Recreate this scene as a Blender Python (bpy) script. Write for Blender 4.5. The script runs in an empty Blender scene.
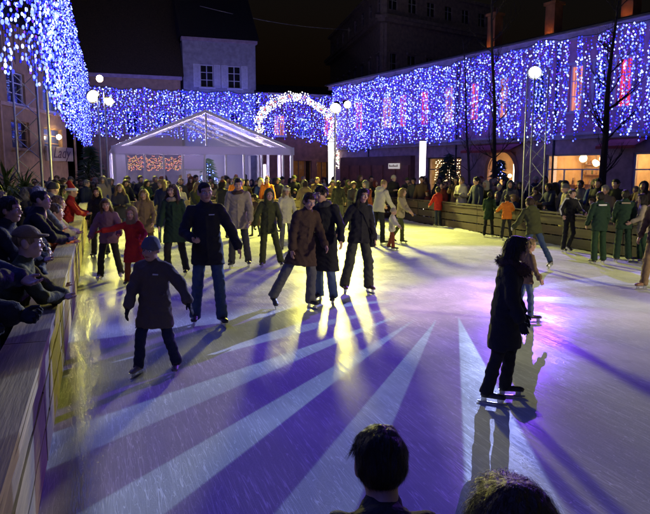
import bpy, math, random
import numpy as np
from mathutils import Vector, Matrix

R = math.radians
SC = bpy.context.scene
COL = SC.collection
rnd = random.Random(7)

# ------------------------------------------------------------------ camera
CAMZ, FPX, PITCH = 2.05, 640.0, R(7.83)
cam_data = bpy.data.cameras.new('camera')
cam_data.sensor_width = 36.0
cam_data.lens = 36.0 * FPX / 650.0
cam_data.clip_start = 0.05
cam_data.clip_end = 2000
cam = bpy.data.objects.new('camera', cam_data)
COL.objects.link(cam)
cam.location = (0, 0, CAMZ)
cam.rotation_euler = (math.pi / 2 - PITCH, 0, 0)
SC.camera = cam

# ------------------------------------------------------------------ night sky
world = bpy.data.worlds.new('World')
SC.world = world
world.use_nodes = True
wn = world.node_tree
wbg = wn.nodes['Background']
wsky = wn.nodes.new('ShaderNodeTexSky')
wsky.sky_type = 'NISHITA'
wsky.sun_disc = False
wsky.sun_elevation = R(-3)
wsky.sun_rotation = R(150)
wn.links.new(wsky.outputs[0], wbg.inputs[0])
wbg.inputs[1].default_value = 0.06

SC.view_settings.view_transform = 'Standard'
SC.view_settings.look = 'None'
SC.view_settings.exposure = 0.18
SC.view_settings.gamma = 1.0
SC.cycles.use_denoising = True
SC.cycles.max_bounces = 6
SC.cycles.diffuse_bounces = 2
SC.cycles.glossy_bounces = 3
SC.cycles.transmission_bounces = 4
SC.cycles.transparent_max_bounces = 16
SC.cycles.sample_clamp_indirect = 4.0
SC.cycles.sample_clamp_direct = 0.0
SC.cycles.caustics_reflective = False
SC.cycles.caustics_refractive = False
SC.cycles.use_light_tree = True

# lamp powers, watts (each lamp is built further down)
FLOOD_A, FLOOD_B, FLOOD_FILL, STAR_W = 15000.0, 2300.0, 2800.0, 13000.0

# ------------------------------------------------------------------ helpers
UH = Vector((0.9434, 0.3317, 0)).normalized()     # along the rink's short side
VH = Vector((-0.3317, 0.9434, 0)).normalized()    # along its long side
RINK_ANG = math.atan2(UH.y, UH.x)


def RK(u, v, z=0.0):
    p = UH * u + VH * v
    return Vector((p.x, p.y, z))


def ray(px, py):
    a, b = (px - 325.0) / FPX, (257.0 - py) / FPX
    c, s = math.cos(PITCH), math.sin(PITCH)
    return Vector((a, c + b * s, -s + b * c))


def G(px, py, z=0.0):
    d = ray(px, py)
    t = (z - CAMZ) / d.z
    return Vector((d.x * t, d.y * t, z))


def AT(px, py, Y):
    d = ray(px, py)
    t = Y / d.y
    return Vector((d.x * t, Y, CAMZ + d.z * t))


def tag(o, label=None, cat=None, group=None, kind=None):
    if label: o['label'] = label
    if cat: o['category'] = cat
    if group: o['group'] = group
    if kind: o['kind'] = kind
    return o


def empty(name, loc=(0, 0, 0), rz=0.0, label=None, cat=None, group=None):
    o = bpy.data.objects.new(name, None)
    COL.objects.link(o)
    o.empty_display_size = 0.2
    o.location = loc
    o.rotation_euler = (0, 0, rz)
    return tag(o, label, cat, group)


MATS = {}


def pmat(name, color, rough=0.6, metal=0.0, spec=0.5, var=0.0, vscale=6.0, bump=0.0, bscale=40.0, emit=None, estr=0.0,
         stretch=None, alpha=1.0, trans=0.0, world_var=False):
    """Principled material with a little colour variation and relief."""
    if name in MATS:
        return MATS[name]
    m = bpy.data.materials.new(name)
    m.use_nodes = True
    nt = m.node_tree
    b = nt.nodes['Principled BSDF']
    b.inputs['Base Color'].default_value = (*color, 1)
    b.inputs['Roughness'].default_value = rough
    b.inputs['Metallic'].default_value = metal
    b.inputs['Specular IOR Level'].default_value = spec
    b.inputs['Alpha'].default_value = alpha
    b.inputs['Transmission Weight'].default_value = trans
    if emit:
        b.inputs['Emission Color'].default_value = (*emit, 1)
        b.inputs['Emission Strength'].default_value = estr
    if var or bump:
        tc = nt.nodes.new('ShaderNodeTexCoord')
        mp = nt.nodes.new('ShaderNodeMapping')
        if stretch: mp.inputs['Scale'].default_value = stretch
        nt.links.new(tc.outputs['Object'], mp.inputs['Vector'])
        if var:
            n = nt.nodes.new('ShaderNodeTexNoise')
            n.inputs['Scale'].default_value = vscale
            n.inputs['Detail'].default_value = 5
            nt.links.new(mp.outputs[0], n.inputs['Vector'])
            mr = nt.nodes.new('ShaderNodeMapRange')
            mr.inputs[1].default_value = 0.3; mr.inputs[2].default_value = 0.7
            mr.inputs[3].default_value = 1 - var; mr.inputs[4].default_value = 1 + var
            nt.links.new(n.outputs[0], mr.inputs[0])
            mx = nt.nodes.new('ShaderNodeVectorMath'); mx.operation = 'SCALE'
            mx.inputs[0].default_value = color
            nt.links.new(mr.outputs[0], mx.inputs['Scale'])
            nt.links.new(mx.outputs[0], b.inputs['Base Color'])
        if bump:
            n2 = nt.nodes.new('ShaderNodeTexNoise')
            n2.inputs['Scale'].default_value = bscale
            n2.inputs['Detail'].default_value = 4
            nt.links.new(mp.outputs[0], n2.inputs['Vector'])
            bp = nt.nodes.new('ShaderNodeBump')
            bp.inputs['Strength'].default_value = bump
            bp.inputs['Distance'].default_value = 0.06
            nt.links.new(n2.outputs[0], bp.inputs['Height'])
            nt.links.new(bp.outputs[0], b.inputs['Normal'])
    MATS[name] = m
    return m


def emat(name, color, strength):
    if name in MATS:
        return MATS[name]
    m = bpy.data.materials.new(name)
    m.use_nodes = True
    nt = m.node_tree
    nt.nodes.remove(nt.nodes['Principled BSDF'])
    e = nt.nodes.new('ShaderNodeEmission')
    e.inputs[0].default_value = (*color, 1)
    e.inputs[1].default_value = strength
    nt.links.new(e.outputs[0], nt.nodes['Material Output'].inputs[0])
    MATS[name] = m
    return m


def mesh_from(name, V, F, mats=(), fm=None, smooth=False):
    """V: n x 3 array, F: list of index tuples or m x k array."""
    me = bpy.data.meshes.new(name)
    V = np.asarray(V, dtype=np.float32).reshape(-1, 3)
    if isinstance(F, np.ndarray) and F.ndim == 2:
        k = F.shape[1]
        me.vertices.add(len(V)); me.vertices.foreach_set('co', V.ravel())
        me.loops.add(F.size); me.loops.foreach_set('vertex_index', F.ravel().astype(np.int32))
        me.polygons.add(len(F))
        me.polygons.foreach_set('loop_start', np.arange(0, F.size, k, dtype=np.int32))
        me.update(calc_edges=True)
    else:
        me.from_pydata([tuple(map(float, v)) for v in V], [], [tuple(map(int, f)) for f in F])
        me.update()
    for m in mats: me.materials.append(m)
    if fm is not None and len(me.polygons):
        me.polygons.foreach_set('material_index', np.asarray(fm, dtype=np.int32))
    me.polygons.foreach_set('use_smooth', np.full(len(me.polygons), smooth, dtype=bool))
    return me


def obj(name, me, parent=None, loc=None, rz=None):
    o = bpy.data.objects.new(name, me)
    COL.objects.link(o)
    if parent is not None: o.parent = parent
    if loc is not None: o.location = loc
    if rz is not None: o.rotation_euler = (0, 0, rz)
    return o


class MB:
    """Collects boxes, tubes and polygons; build() links them as one mesh object."""
    def __init__(s):
        s.V, s.F, s.M, s.mi = [], [], [], 0

    def mat(s, i):
        s.mi = i
        return s

    def add(s, vs, fs):
        n = len(s.V)
        s.V += [tuple(v) for v in vs]
        s.F += [tuple(n + i for i in f) for f in fs]
        s.M += [s.mi] * len(fs)
        return s

    def box(s, x0, x1, y0, y1, z0, z1):
        return s.add([(x0, y0, z0), (x1, y0, z0), (x1, y1, z0), (x0, y1, z0), (x0, y0, z1), (x1, y0, z1), (x1, y1, z1), (x0, y1, z1)],
                     [(3, 2, 1, 0), (4, 5, 6, 7), (0, 1, 5, 4), (1, 2, 6, 5), (2, 3, 7, 6), (3, 0, 4, 7)])

    def tube(s, p0, p1, r0, r1=None, n=8, cap=True):
        p0, p1 = Vector(p0), Vector(p1)
        r1 = r0 if r1 is None else r1
        d = (p1 - p0)
        if d.length < 1e-6: return s
        d.normalize()
        a = d.orthogonal().normalized(); b = d.cross(a)
        vs = []
        for p, r in ((p0, r0), (p1, r1)):
            for i in range(n):
                t = 2 * math.pi * i / n
                vs.append(p + a * (r * math.cos(t)) + b * (r * math.sin(t)))
        fs = [(i, (i + 1) % n, n + (i + 1) % n, n + i) for i in range(n)]
        if cap: fs += [tuple(range(n - 1, -1, -1)), tuple(range(n, 2 * n))]
        return s.add(vs, fs)

    def bar(s, p0, p1, w, h, up=(0, 0, 1)):
        """rectangular bar between two points; w sideways, h along up"""
        p0, p1 = Vector(p0), Vector(p1)
        d = (p1 - p0).normalized()
        side = d.cross(Vector(up))
        if side.length < 1e-4: side = d.cross(Vector((0, 1, 0)))
        side.normalize(); u = side.cross(d)
        vs = []
        for p in (p0, p1):
            for a, b in ((-1, -1), (1, -1), (1, 1), (-1, 1)):
                vs.append(p + side * (a * w / 2) + u * (b * h / 2))
        return s.add(vs, [(0, 1, 2, 3), (7, 6, 5, 4), (0, 4, 5, 1), (1, 5, 6, 2), (2, 6, 7, 3), (3, 7, 4, 0)])

    def ball(s, c, r, n=8, m=5, sz=1.0):
        vs, fs = [], []
        for j in range(1, m):
            ph = math.pi * j / m
            for i in range(n):
                t = 2 * math.pi * i / n
                vs.append((c[0] + r * math.sin(ph) * math.cos(t), c[1] + r * math.sin(ph) * math.sin(t), c[2] + sz * r * math.cos(ph)))
        top, bot = len(vs), len(vs) + 1
        vs += [(c[0], c[1], c[2] + sz * r), (c[0], c[1], c[2] - sz * r)]
        for j in range(m - 2):
            for i in range(n):
                fs.append((j * n + i, (j + 1) * n + i, (j + 1) * n + (i + 1) % n, j * n + (i + 1) % n))
        for i in range(n):
            fs.append((top, i, (i + 1) % n))
            fs.append((bot, (m - 2) * n + (i + 1) % n, (m - 2) * n + i))
        return s.add(vs, fs)

    def mesh(s, name, mats, smooth=False):
        return mesh_from(name, s.V, s.F, mats if isinstance(mats, (list, tuple)) else [mats], s.M, smooth)

    def build(s, name, mats, parent=None, smooth=False, loc=None, rz=None):
        return obj(name, s.mesh(name, mats, smooth), parent, loc, rz)


# ------------------------------------------------------------------ signed-distance modelling (people)
def smin(a, b, k):
    h = np.maximum(k - np.abs(a - b), 0.0) / k
    return np.minimum(a, b) - h * h * k * 0.25


class Cone:
    """tapered capsule; frame = 3 axes, ratio = depth squash along axis 1"""
    def __init__(s, a, b, ra, rb, mat=0, axes=None, ratio=1.0):
        s.a, s.b = np.array(a, float), np.array(b, float)
        s.ra, s.rb, s.mat, s.ratio = ra, rb, mat, ratio
        s.axes = None if axes is None else np.array(axes, float)

    def bounds(s, m):
        r = max(s.ra, s.rb) * max(1.0, 1.0) + m
        return np.minimum(s.a, s.b) - r, np.maximum(s.a, s.b) + r

    def d(s, X, Y, Z):
        px, py, pz = X - s.a[0], Y - s.a[1], Z - s.a[2]
        ba = s.b - s.a
        if s.axes is not None and s.ratio != 1.0:
            f = s.axes[1]
            k = 1.0 / s.ratio - 1.0
            q = (px * f[0] + py * f[1] + pz * f[2]) * k
            px, py, pz = px + q * f[0], py + q * f[1], pz + q * f[2]
            ba = ba + f * (ba.dot(f) * k)
        L = ba.dot(ba) + 1e-9
        t = np.clip((px * ba[0] + py * ba[1] + pz * ba[2]) / L, 0, 1)
        dx, dy, dz = px - t * ba[0], py - t * ba[1], pz - t * ba[2]
        d = np.sqrt(dx * dx + dy * dy + dz * dz) - (s.ra + (s.rb - s.ra) * t)
        return d * (s.ratio if s.ratio < 1 else 1.0) ** 0.5


class Ell:
    def __init__(s, c, r, mat=0, axes=None):
        s.c, s.r, s.mat = np.array(c, float), np.array(r, float), mat
        s.axes = np.eye(3) if axes is None else np.array(axes, float)

    def bounds(s, m):
        r = s.r.max() + m
        return s.c - r, s.c + r

    def d(s, X, Y, Z):
        px, py, pz = X - s.c[0], Y - s.c[1], Z - s.c[2]
        k0 = 0; k1 = 0
        for i in range(3):
            A = s.axes[i]
            q = (px * A[0] + py * A[1] + pz * A[2])
            k0 = k0 + (q / s.r[i]) ** 2
            k1 = k1 + (q / s.r[i] ** 2) ** 2
        k0 = np.sqrt(k0); k1 = np.sqrt(k1) + 1e-9
        return k0 * (k0 - 1.0) / k1


def sdf_mesh(groups, h, kg=0.015, fold=0.0, seed=0.0, quilt=0.0):
    """groups: list of dict(p=[prims], k=blend, cut=[(point, normal)], sub=[prims]).  Surface nets of their union."""
    lo, hi = None, None
    for g in groups:
        for p in g['p']:
            a, b = p.bounds(0.0)
            lo = a if lo is None else np.minimum(lo, a)
            hi = b if hi is None else np.maximum(hi, b)
    lo = lo - 2.5 * h; hi = hi + 2.5 * h
    n = np.ceil((hi - lo) / h).astype(int) + 1
    ax = [lo[i] + h * np.arange(n[i]) for i in range(3)]
    D = np.full(n, 0.5); M = np.zeros(n, np.int8)
    mg = 0.07
    for g in groups:
        Dg = np.full(n, 0.5); Bg = np.full(n, 0.5); Mg = np.zeros(n, np.int8)
        k = g.get('k', 0.03)

        def win(p):
            a, b = p.bounds(mg)
            i0 = np.maximum(np.floor((a - lo) / h).astype(int), 0)
            i1 = np.minimum(np.ceil((b - lo) / h).astype(int) + 1, n)
            sl = tuple(slice(i0[i], i1[i]) for i in range(3))
            return sl, ax[0][sl[0]][:, None, None], ax[1][sl[1]][None, :, None], ax[2][sl[2]][None, None, :]
        for p in g['p']:
            sl, X, Y, Z = win(p)
            d = p.d(X, Y, Z)
            nearer = d < Bg[sl]
            Mg[sl] = np.where(nearer, p.mat, Mg[sl])
            Bg[sl] = np.minimum(Bg[sl], d)
            Dg[sl] = smin(Dg[sl], d, k)
        for p in g.get('sub', ()):
            sl, X, Y, Z = win(p)
            Dg[sl] = -smin(-Dg[sl], p.d(X, Y, Z), g.get('ks', 0.01))
        X, Y, Z = ax[0][:, None, None], ax[1][None, :, None], ax[2][None, None, :]
        for (c, nn) in g.get('cut', ()):
            Dg = np.maximum(Dg, (X - c[0]) * nn[0] + (Y - c[1]) * nn[1] + (Z - c[2]) * nn[2])
        M = np.where(Dg < D, Mg, M)
        D = smin(D, Dg, kg) if kg > 0 else np.minimum(D, Dg)
    if fold:
        X, Y, Z = ax[0][:, None, None], ax[1][None, :, None], ax[2][None, None, :]
        s = seed
        w = np.sin(23 * X + 9 * np.sin(7 * Z + s) + 11 * Y + s) * np.sin(31 * Z + 6 * np.sin(9 * X - 5 * Y + 2 * s))
        w = w + 0.7 * np.sin(47 * Z + 13 * X + 5 * np.sin(17 * Y + s)) * np.sin(19 * Y - 15 * X + s)
        w = w + 0.55 * (1 - np.abs(np.sin(34 * Z + 16 * X * np.sin(3 * Y + s) + 4 * np.sin(11 * X + 13 * Y + s)))) ** 3 * 1.6
        D = D + fold * w
    if quilt:
        Z = ax[2][None, None, :]
        D = D + .007 * (1 - np.abs(np.sin(math.pi * Z / quilt))) ** 4
    ins = D < 0
    c = np.zeros(n - 1, np.int8)
    for i in (0, 1):
        for j in (0, 1):
            for k in (0, 1):
                c += ins[i:n[0] - 1 + i, j:n[1] - 1 + j, k:n[2] - 1 + k]
    act = (c > 0) & (c < 8)
    I, J, K = np.nonzero(act)
    idx = np.full(n - 1, -1, np.int64)
    idx[I, J, K] = np.arange(len(I))
    P = np.zeros((len(I), 3)); cnt = np.zeros(len(I))
    cor = [(0, 0, 0), (1, 0, 0), (0, 1, 0), (1, 1, 0), (0, 0, 1), (1, 0, 1), (0, 1, 1), (1, 1, 1)]
    vals = [D[I + a, J + b, K + e] for a, b, e in cor]
    for a in range(8):
        for ax_i in (1, 2, 4):
            b = a | ax_i
            if b == a: continue
            d0, d1 = vals[a], vals[b]
            m = (d0 < 0) != (d1 < 0)
            t = np.where(m, d0 / np.where(m, d0 - d1, 1), 0)
            ca, cb = np.array(cor[a], float), np.array(cor[b], float)
            P += m[:, None] * (ca + t[:, None] * (cb - ca))
            cnt += m
    P = P / cnt[:, None] + np.stack([I, J, K], 1)
    V = lo + P * h
    Q = []; FMt = []
    for axis in range(3):
        s0 = [slice(None)] * 3; s1 = [slice(None)] * 3
        s0[axis] = slice(0, -1); s1[axis] = slice(1, None)
        a, b = ins[tuple(s0)], ins[tuple(s1)]
        cr = a != b
        o1, o2 = [(1, 2), (2, 0), (0, 1)][axis]
        sl = [slice(None)] * 3
        sl[o1] = slice(1, -1); sl[o2] = slice(1, -1)
        ii = np.stack(np.nonzero(cr), 1)
        ok = (ii[:, o1] > 0) & (ii[:, o2] > 0) & (ii[:, o1] < n[o1] - 1) & (ii[:, o2] < n[o2] - 1)
        ii = ii[ok]
        if len(ii) == 0: continue
        e1 = np.zeros(3, int); e1[o1] = 1
        e2 = np.zeros(3, int); e2[o2] = 1
        q = np.stack([idx[tuple((ii - e1 - e2).T)], idx[tuple((ii - e2).T)], idx[tuple(ii.T)], idx[tuple((ii - e1).T)]], 1)
        flip = ~a[tuple(ii.T)]
        q[flip] = q[flip][:, ::-1]
        Q.append(q)
        nxt = ii.copy(); nxt[:, axis] += 1
        inside = np.where(flip[:, None], nxt, ii)
        FMt.append(M[tuple(inside.T)])
    Q = np.concatenate(Q); FMt = np.concatenate(FMt)
    good = (Q >= 0).all(1)
    return V, Q[good], FMt[good]
# ------------------------------------------------------------------ people: templates in head / hand / foot space
def cloth(name, c, rough=0.85, spec=0.25):
    return pmat('cloth_' + name, c, rough, spec=spec, var=0.05, vscale=3, bump=0.22, bscale=70)


CL = {
    'black': (0.02, 0.02, 0.023), 'charcoal': (0.045, 0.045, 0.05), 'navy': (0.018, 0.024, 0.055), 'brown': (0.07, 0.042, 0.03),
    'dark_green': (0.016, 0.04, 0.022), 'olive': (0.055, 0.062, 0.022), 'beige': (0.33, 0.28, 0.19), 'cream': (0.55, 0.52, 0.36),
    'red': (0.34, 0.018, 0.016), 'orange': (0.62, 0.17, 0.02), 'grey': (0.12, 0.12, 0.125), 'mauve': (0.15, 0.085, 0.13),
    'tan': (0.2, 0.135, 0.07), 'jeans': (0.045, 0.075, 0.14), 'light_jeans': (0.11, 0.16, 0.24), 'camo': (0.06, 0.062, 0.045),
    'white': (0.7, 0.7, 0.68), 'rust': (0.2, 0.045, 0.02), 'green': (0.02, 0.05, 0.022), 'blue': (0.03, 0.06, 0.2), 'taupe': (0.1, 0.08, 0.065),
    'pink': (0.42, 0.2, 0.22),
}


def clm(n): return cloth(n, CL[n])


SKIN = [pmat('skin_a', (0.5, 0.29, 0.2), 0.5, var=0.08, vscale=14), pmat('skin_b', (0.4, 0.22, 0.145), 0.5, var=0.08, vscale=14),
        pmat('skin_c', (0.58, 0.36, 0.27), 0.5, var=0.08, vscale=14)]
LIP = pmat('lip', (0.33, 0.11, 0.09), 0.45)
EYEW = pmat('eye_white', (0.6, 0.58, 0.55), 0.2)
EYED = pmat('eye_dark', (0.02, 0.015, 0.012), 0.15)
HAIRC = {'dark': (0.014, 0.01, 0.008), 'brown': (0.05, 0.028, 0.015), 'light_brown': (0.11, 0.065, 0.03), 'blond': (0.3, 0.2, 0.08), 'grey': (0.22, 0.21, 0.2)}


def hairm(n): return pmat('hair_' + n, HAIRC[n], 0.5, spec=0.4, var=0.35, vscale=30, bump=0.6, bscale=60, stretch=(1, 1, 0.12))


BOOT = pmat('boot_leather', (0.03, 0.027, 0.026), 0.45, var=0.2)
BOOTG = pmat('boot_grey', (0.14, 0.12, 0.11), 0.5, var=0.2)
BOOTW = pmat('boot_white', (0.6, 0.58, 0.55), 0.45, var=0.1)
STEEL = pmat('blade_steel', (0.55, 0.55, 0.56), 0.25, metal=1.0)
SOLE = pmat('sole', (0.03, 0.02, 0.015), 0.6)


def head_template(h, male=True):
    j = 1.0 if male else 0.9
    p = [Ell((0, .014, .032), (.074, .093, .083)), Ell((0, -.02, -.03), (.06 * j, .07, .075)), Ell((0, -.045, -.085), (.034 * j, .035, .024)),
         Cone((0, .02, -.05), (0, .03, -.18), .05 * j, .056 * j), Ell((0, -.062, .03), (.055, .03, .022)),
         Cone((0, -.085, .012), (0, -.104, -.022), .008, .0125), Ell((.036, -.066, -.022), (.024, .022, .02)), Ell((-.036, -.066, -.022), (.024, .022, .02)),
         Ell((.0755, .012, -.005), (.012, .02, .032)), Ell((-.0755, .012, -.005), (.012, .02, .032))]
    g = [dict(p=p, k=.022, sub=[Ell((.031, -.098, .008), (.02, .016, .013)), Ell((-.031, -.098, .008), (.02, .016, .013))], ks=.012)]
    g.append(dict(p=[Ell((.031, -.076, .007), (.0145, .0125, .0105), 2), Ell((-.031, -.076, .007), (.0145, .0125, .0105), 2)], k=.001))
    g.append(dict(p=[Ell((.031, -.0835, .007), (.007, .006, .0075), 3), Ell((-.031, -.0835, .007), (.007, .006, .0075), 3)], k=.001))
    g.append(dict(p=[Cone((-.02, -.083, -.056), (.02, -.083, -.056), .006, .006, 1), Cone((-.01, -.087, -.055), (.01, -.087, -.055), .008, .008, 1)], k=.006))
    g.append(dict(p=[Cone((s * .018, -.09, .027), (s * .046, -.08, .03), .0055, .004, 4) for s in (-1, 1)], k=.003))
    return sdf_mesh(g, h, kg=.004)


HEADS = {('hi', True): head_template(.0065, True), ('hi', False): head_template(.0065, False), ('lo', True): head_template(.014, True), ('lo', False): head_template(.014, False)}


def hand_template(h, curl):
    """right hand, wrist at origin, fingers along -Z, palm towards +X ... thumb towards -Y"""
    p = [Cone((0, .012, -.03), (0, .018, -.075), .017, .016), Cone((0, -.012, -.03), (0, -.02, -.075), .017, .017), Cone((0, 0, .03), (0, 0, -.03), .024, .022)]
    gs = [dict(p=p, k=.02)]
    for i, (y, L) in enumerate(((-.029, .068), (-.010, .076), (.010, .072), (.028, .056))):
        a = np.array((0, y, -.082)); d1 = curl * .5; d2 = curl * 1.2; d3 = curl * 1.9
        q = [a]
        for ang, f in ((d1, .42), (d2, .32), (d3, .26)):
            q.append(q[-1] + L * f * np.array((math.sin(ang), 0, -math.cos(ang))))
        gs.append(dict(p=[Cone(q[0] + np.array((0, 0, .02)), q[1], .0095, .0088), Cone(q[1], q[2], .0088, .008), Cone(q[2], q[3], .008, .007)], k=.004))
    gs.append(dict(p=[Cone((.004, -.02, -.03), (.016, -.048, -.055), .013, .011), Cone((.016, -.048, -.055), (.026, -.055, -.085), .0105, .0085)], k=.004))
    return sdf_mesh(gs, h, kg=.006)


HANDS = {'relaxed': hand_template(.006, .45), 'open': hand_template(.006, .1), 'fist': hand_template(.006, 1.15)}


def ball_sdf(prims, h, fold=0.0, seed=0, **kw):
    return sdf_mesh([dict(p=prims, **kw)], h, fold=fold, seed=seed)


def hair_template(style, h=.0085):
    r = random.Random(hash(style) % 1000 if False else sum(map(ord, style)))
    face = [Ell((0, -.105, -.035), (.066, .075, .085))]
    cap = [Ell((0, .02, .038), (.086, .102, .086)), Ell((0, .048, -.005), (.08, .076, .075))]
    tuft = []
    for i in range(46):
        a = r.uniform(0, 6.28); el = r.uniform(.05, 1.4)
        d_ = np.array((math.cos(a) * math.cos(el), math.sin(a) * math.cos(el), math.sin(el)))
        if d_[1] < -.55 and d_[2] < .5: continue
        c_ = np.array((0, .02, .036)) + d_ * np.array((.08, .096, .081))
        tuft.append(Cone(c_, c_ + d_ * .012 + np.array((r.uniform(-.02, .02), r.uniform(-.02, .01), -.012)), .012, .005))
    if style == 'short':
        return ball_sdf(cap + tuft + [Ell((0, -.045, .088), (.055, .04, .022))], h, .003, 1, k=.014, sub=face, ks=.012, cut=[((0, .02, -.06), (0, -.45, -.89))])
    if style == 'crop':
        return ball_sdf([Ell((0, .018, .036), (.0785, .098, .083)), Ell((0, -.05, .085), (.045, .035, .02))], h, .003, 2, k=.02, sub=[Ell((0, -.112, -.03), (.07, .076, .098))], ks=.012, cut=[((0, .03, -.04), (0, -.5, -.87))])
    strands = []
    n = {'long': 22, 'curly': 30, 'bob': 22, 'tail': 0, 'fringe': 22}[style]
    L = {'long': .3, 'curly': .3, 'bob': .14, 'tail': 0, 'fringe': .2}[style]
    for i in range(n):
        t = math.pi * (-.12 + 1.24 * i / (n - 1))
        a = np.array((.074 * math.cos(t), .02 + .078 * math.sin(t), .03))
        sp = 1.45 if style == 'curly' else 1.12
        b = np.array((.074 * math.cos(t) * sp, .025 + .08 * math.sin(t) * sp, -.11))
        e = b + np.array((r.uniform(-.02, .02), r.uniform(-.01, .03), -(L - .12) * r.uniform(.75, 1.1)))
        rr = .024 if style == 'curly' else .019
        strands += [Cone(a, b, rr, rr), Cone(b, e, rr, .008)]
    if style == 'tail':
        strands += [Cone((0, .1, .06), (0, .15, .03), .03, .035), Cone((0, .15, .03), (0, .14, -.14), .035, .012)]
    if style == 'fringe':
        strands += [Cone((x, -.05, .1), (x * 1.2, -.092, .045), .018, .014) for x in (-.04, -.013, .013, .04)]
    return ball_sdf(cap + [Ell((0, -.035, .095), (.055, .045, .026))] + strands, h, .006 if style == 'curly' else .003, 3, k=.018, sub=[Ell((0, -.115, -.035), (.06, .075, .088))] if style != 'fringe' else [Ell((0, -.13, -.05), (.058, .08, .075))], ks=.012)


def hat_template(style, h=.011):
    if style == 'beanie':
        return sdf_mesh([dict(p=[Ell((0, .014, .045), (.0865, .105, .092), 0), Cone((0, .016, .03), (0, .014, .0), .084, .084, 0, np.eye(3), 1.0)], k=.02, cut=[((0, 0, .004), (0, .12, -.99))]),
                         dict(p=[Cone((.078 * math.cos(t), .014 + .094 * math.sin(t), .022 - .012 * math.sin(t)), (.078 * math.cos(t + .4), .014 + .094 * math.sin(t + .4), .022 - .012 * math.sin(t + .4)), .0165, .0165, 0) for t in np.arange(0, 6.28, .4)], k=.01)], h, fold=.002)
    if style == 'cap':
        return sdf_mesh([dict(p=[Ell((0, .012, .05), (.086, .104, .088), 0)], k=.01, cut=[((0, 0, .045), (0, .1, -.99))]),
                         dict(p=[Ell((0, -.1, .056), (.062, .055, .011), 0)], k=.01)], h)
    if style == 'santa':
        ring = [Cone((.086 * math.cos(t), .012 + .104 * math.sin(t), .045), (.086 * math.cos(t + .4), .012 + .104 * math.sin(t + .4), .045), .026, .026, 1) for t in np.arange(0, 6.28, .4)]
        return sdf_mesh([dict(p=[Cone((0, .01, .06), (.02, .05, .19), .085, .045, 0), Cone((.02, .05, .19), (.09, .11, .17), .045, .02, 0)], k=.02), dict(p=ring, k=.01),
                         dict(p=[Ell((.1, .12, .15), (.032, .032, .032), 1)], k=.01)], h)
    if style == 'hood':
        return sdf_mesh([dict(p=[Ell((0, .02, .02), (.107, .125, .125), 0), Cone((0, .03, -.06), (0, .03, -.15), .1, .105, 0)], k=.04, sub=[Ell((0, -.12, -.01), (.072, .12, .1))], ks=.02)], h, fold=.003)
    if style == 'furhood':
        ring = []
        for t in np.arange(0, 6.28, .3):
            f = lambda t: (.115 * math.cos(t), .01 + .105 * math.sin(t), -.165 + .03 * math.sin(t))
            ring.append(Cone(f(t), f(t + .3), .045, .045, 0))
        return sdf_mesh([dict(p=ring, k=.02)], h, fold=.008, seed=2)


_tm = {}


def add_strands(V, F, M, style, fine=False):
    """thin locks lying over the hair mass so that its outline and sheen break up"""
    rg = np.random.default_rng(5)
    n = {'short': 2600, 'crop': 1800, 'furhood': 1600}.get(style, 2600)
    L0 = {'short': .03, 'crop': .016, 'furhood': .035, 'bob': .07}.get(style, .085)
    if fine: n = 16000
    P = V[F]
    nr = np.cross(P[:, 1] - P[:, 0], P[:, 3] - P[:, 0]); ar = np.linalg.norm(nr, axis=1) + 1e-12
    fi = rg.choice(len(F), n, p=ar / ar.sum())
    nr = nr[fi] / ar[fi][:, None]
    w = rg.random((n, 2)); c = P[fi][:, 0] + (P[fi][:, 1] - P[fi][:, 0]) * w[:, :1] + (P[fi][:, 3] - P[fi][:, 0]) * w[:, 1:]
    crown = np.array((0, .05, .13))
    d = c - crown; d[:, 2] -= .05
    if style == 'furhood': d = nr * 1.0 + rg.normal(0, .5, (n, 3))
    d = d - nr * (d * nr).sum(1, keepdims=True) * (1.0 if style != 'furhood' else 0.0)
    d = d / (np.linalg.norm(d, axis=1, keepdims=True) + 1e-9) + rg.normal(0, .13, (n, 3))
    near = np.clip(np.linalg.norm((c - crown)[:, :2], axis=1) / .06, .35, 1.0)[:, None]
    sd = np.cross(d, nr); sd = sd / (np.linalg.norm(sd, axis=1, keepdims=True) + 1e-9)
    L = (L0 * rg.uniform(.5, 1.3, n))[:, None] * (near if style != 'furhood' else 1.0); wd = rg.uniform(.0012, .0028, n)[:, None] * (.22 if fine else 1.0)
    lift = rg.uniform(.0, .07, n)[:, None]
    p0 = c + nr * .0005; p1 = c + d * L * .5 + nr * (.002 + lift * L * .3 - L * .04); p2 = c + d * L + nr * (.001 + lift * L * .4 - L * .22) + np.array((0, 0, -.12)) * L
    nv = len(V)
    Q = np.stack([p0 - sd * wd, p0 + sd * wd, p1 + sd * wd * .9, p1 - sd * wd * .9, p2 + sd * wd * .3, p2 - sd * wd * .3], 1).reshape(-1, 3)
    k = nv + 6 * np.arange(n)[:, None]
    f2 = np.concatenate([k + np.array([[0, 1, 2, 3]]), k + np.array([[3, 2, 4, 5]])])
    return np.concatenate([V, Q]), np.concatenate([F, f2]), np.concatenate([M, np.zeros(len(f2), M.dtype)])



def template_mesh(kind, style):
    key = (kind, style)
    if key not in _tm:
        fine = style.endswith('_fine')
        V, F, M = (hair_template if kind == 'hair' else hat_template)(style.replace('_fine', ''))
        if kind == 'hair' or style == 'furhood':
            V, F, M = add_strands(V, F, M, style.replace('_fine', ''), fine)
        me = mesh_from(f'{kind}_{style}', V, F, [SKIN[0]] * (2 if style == 'santa' else 1), M if style == 'santa' else None, True)
        _tm[key] = me
    return _tm[key]


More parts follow.
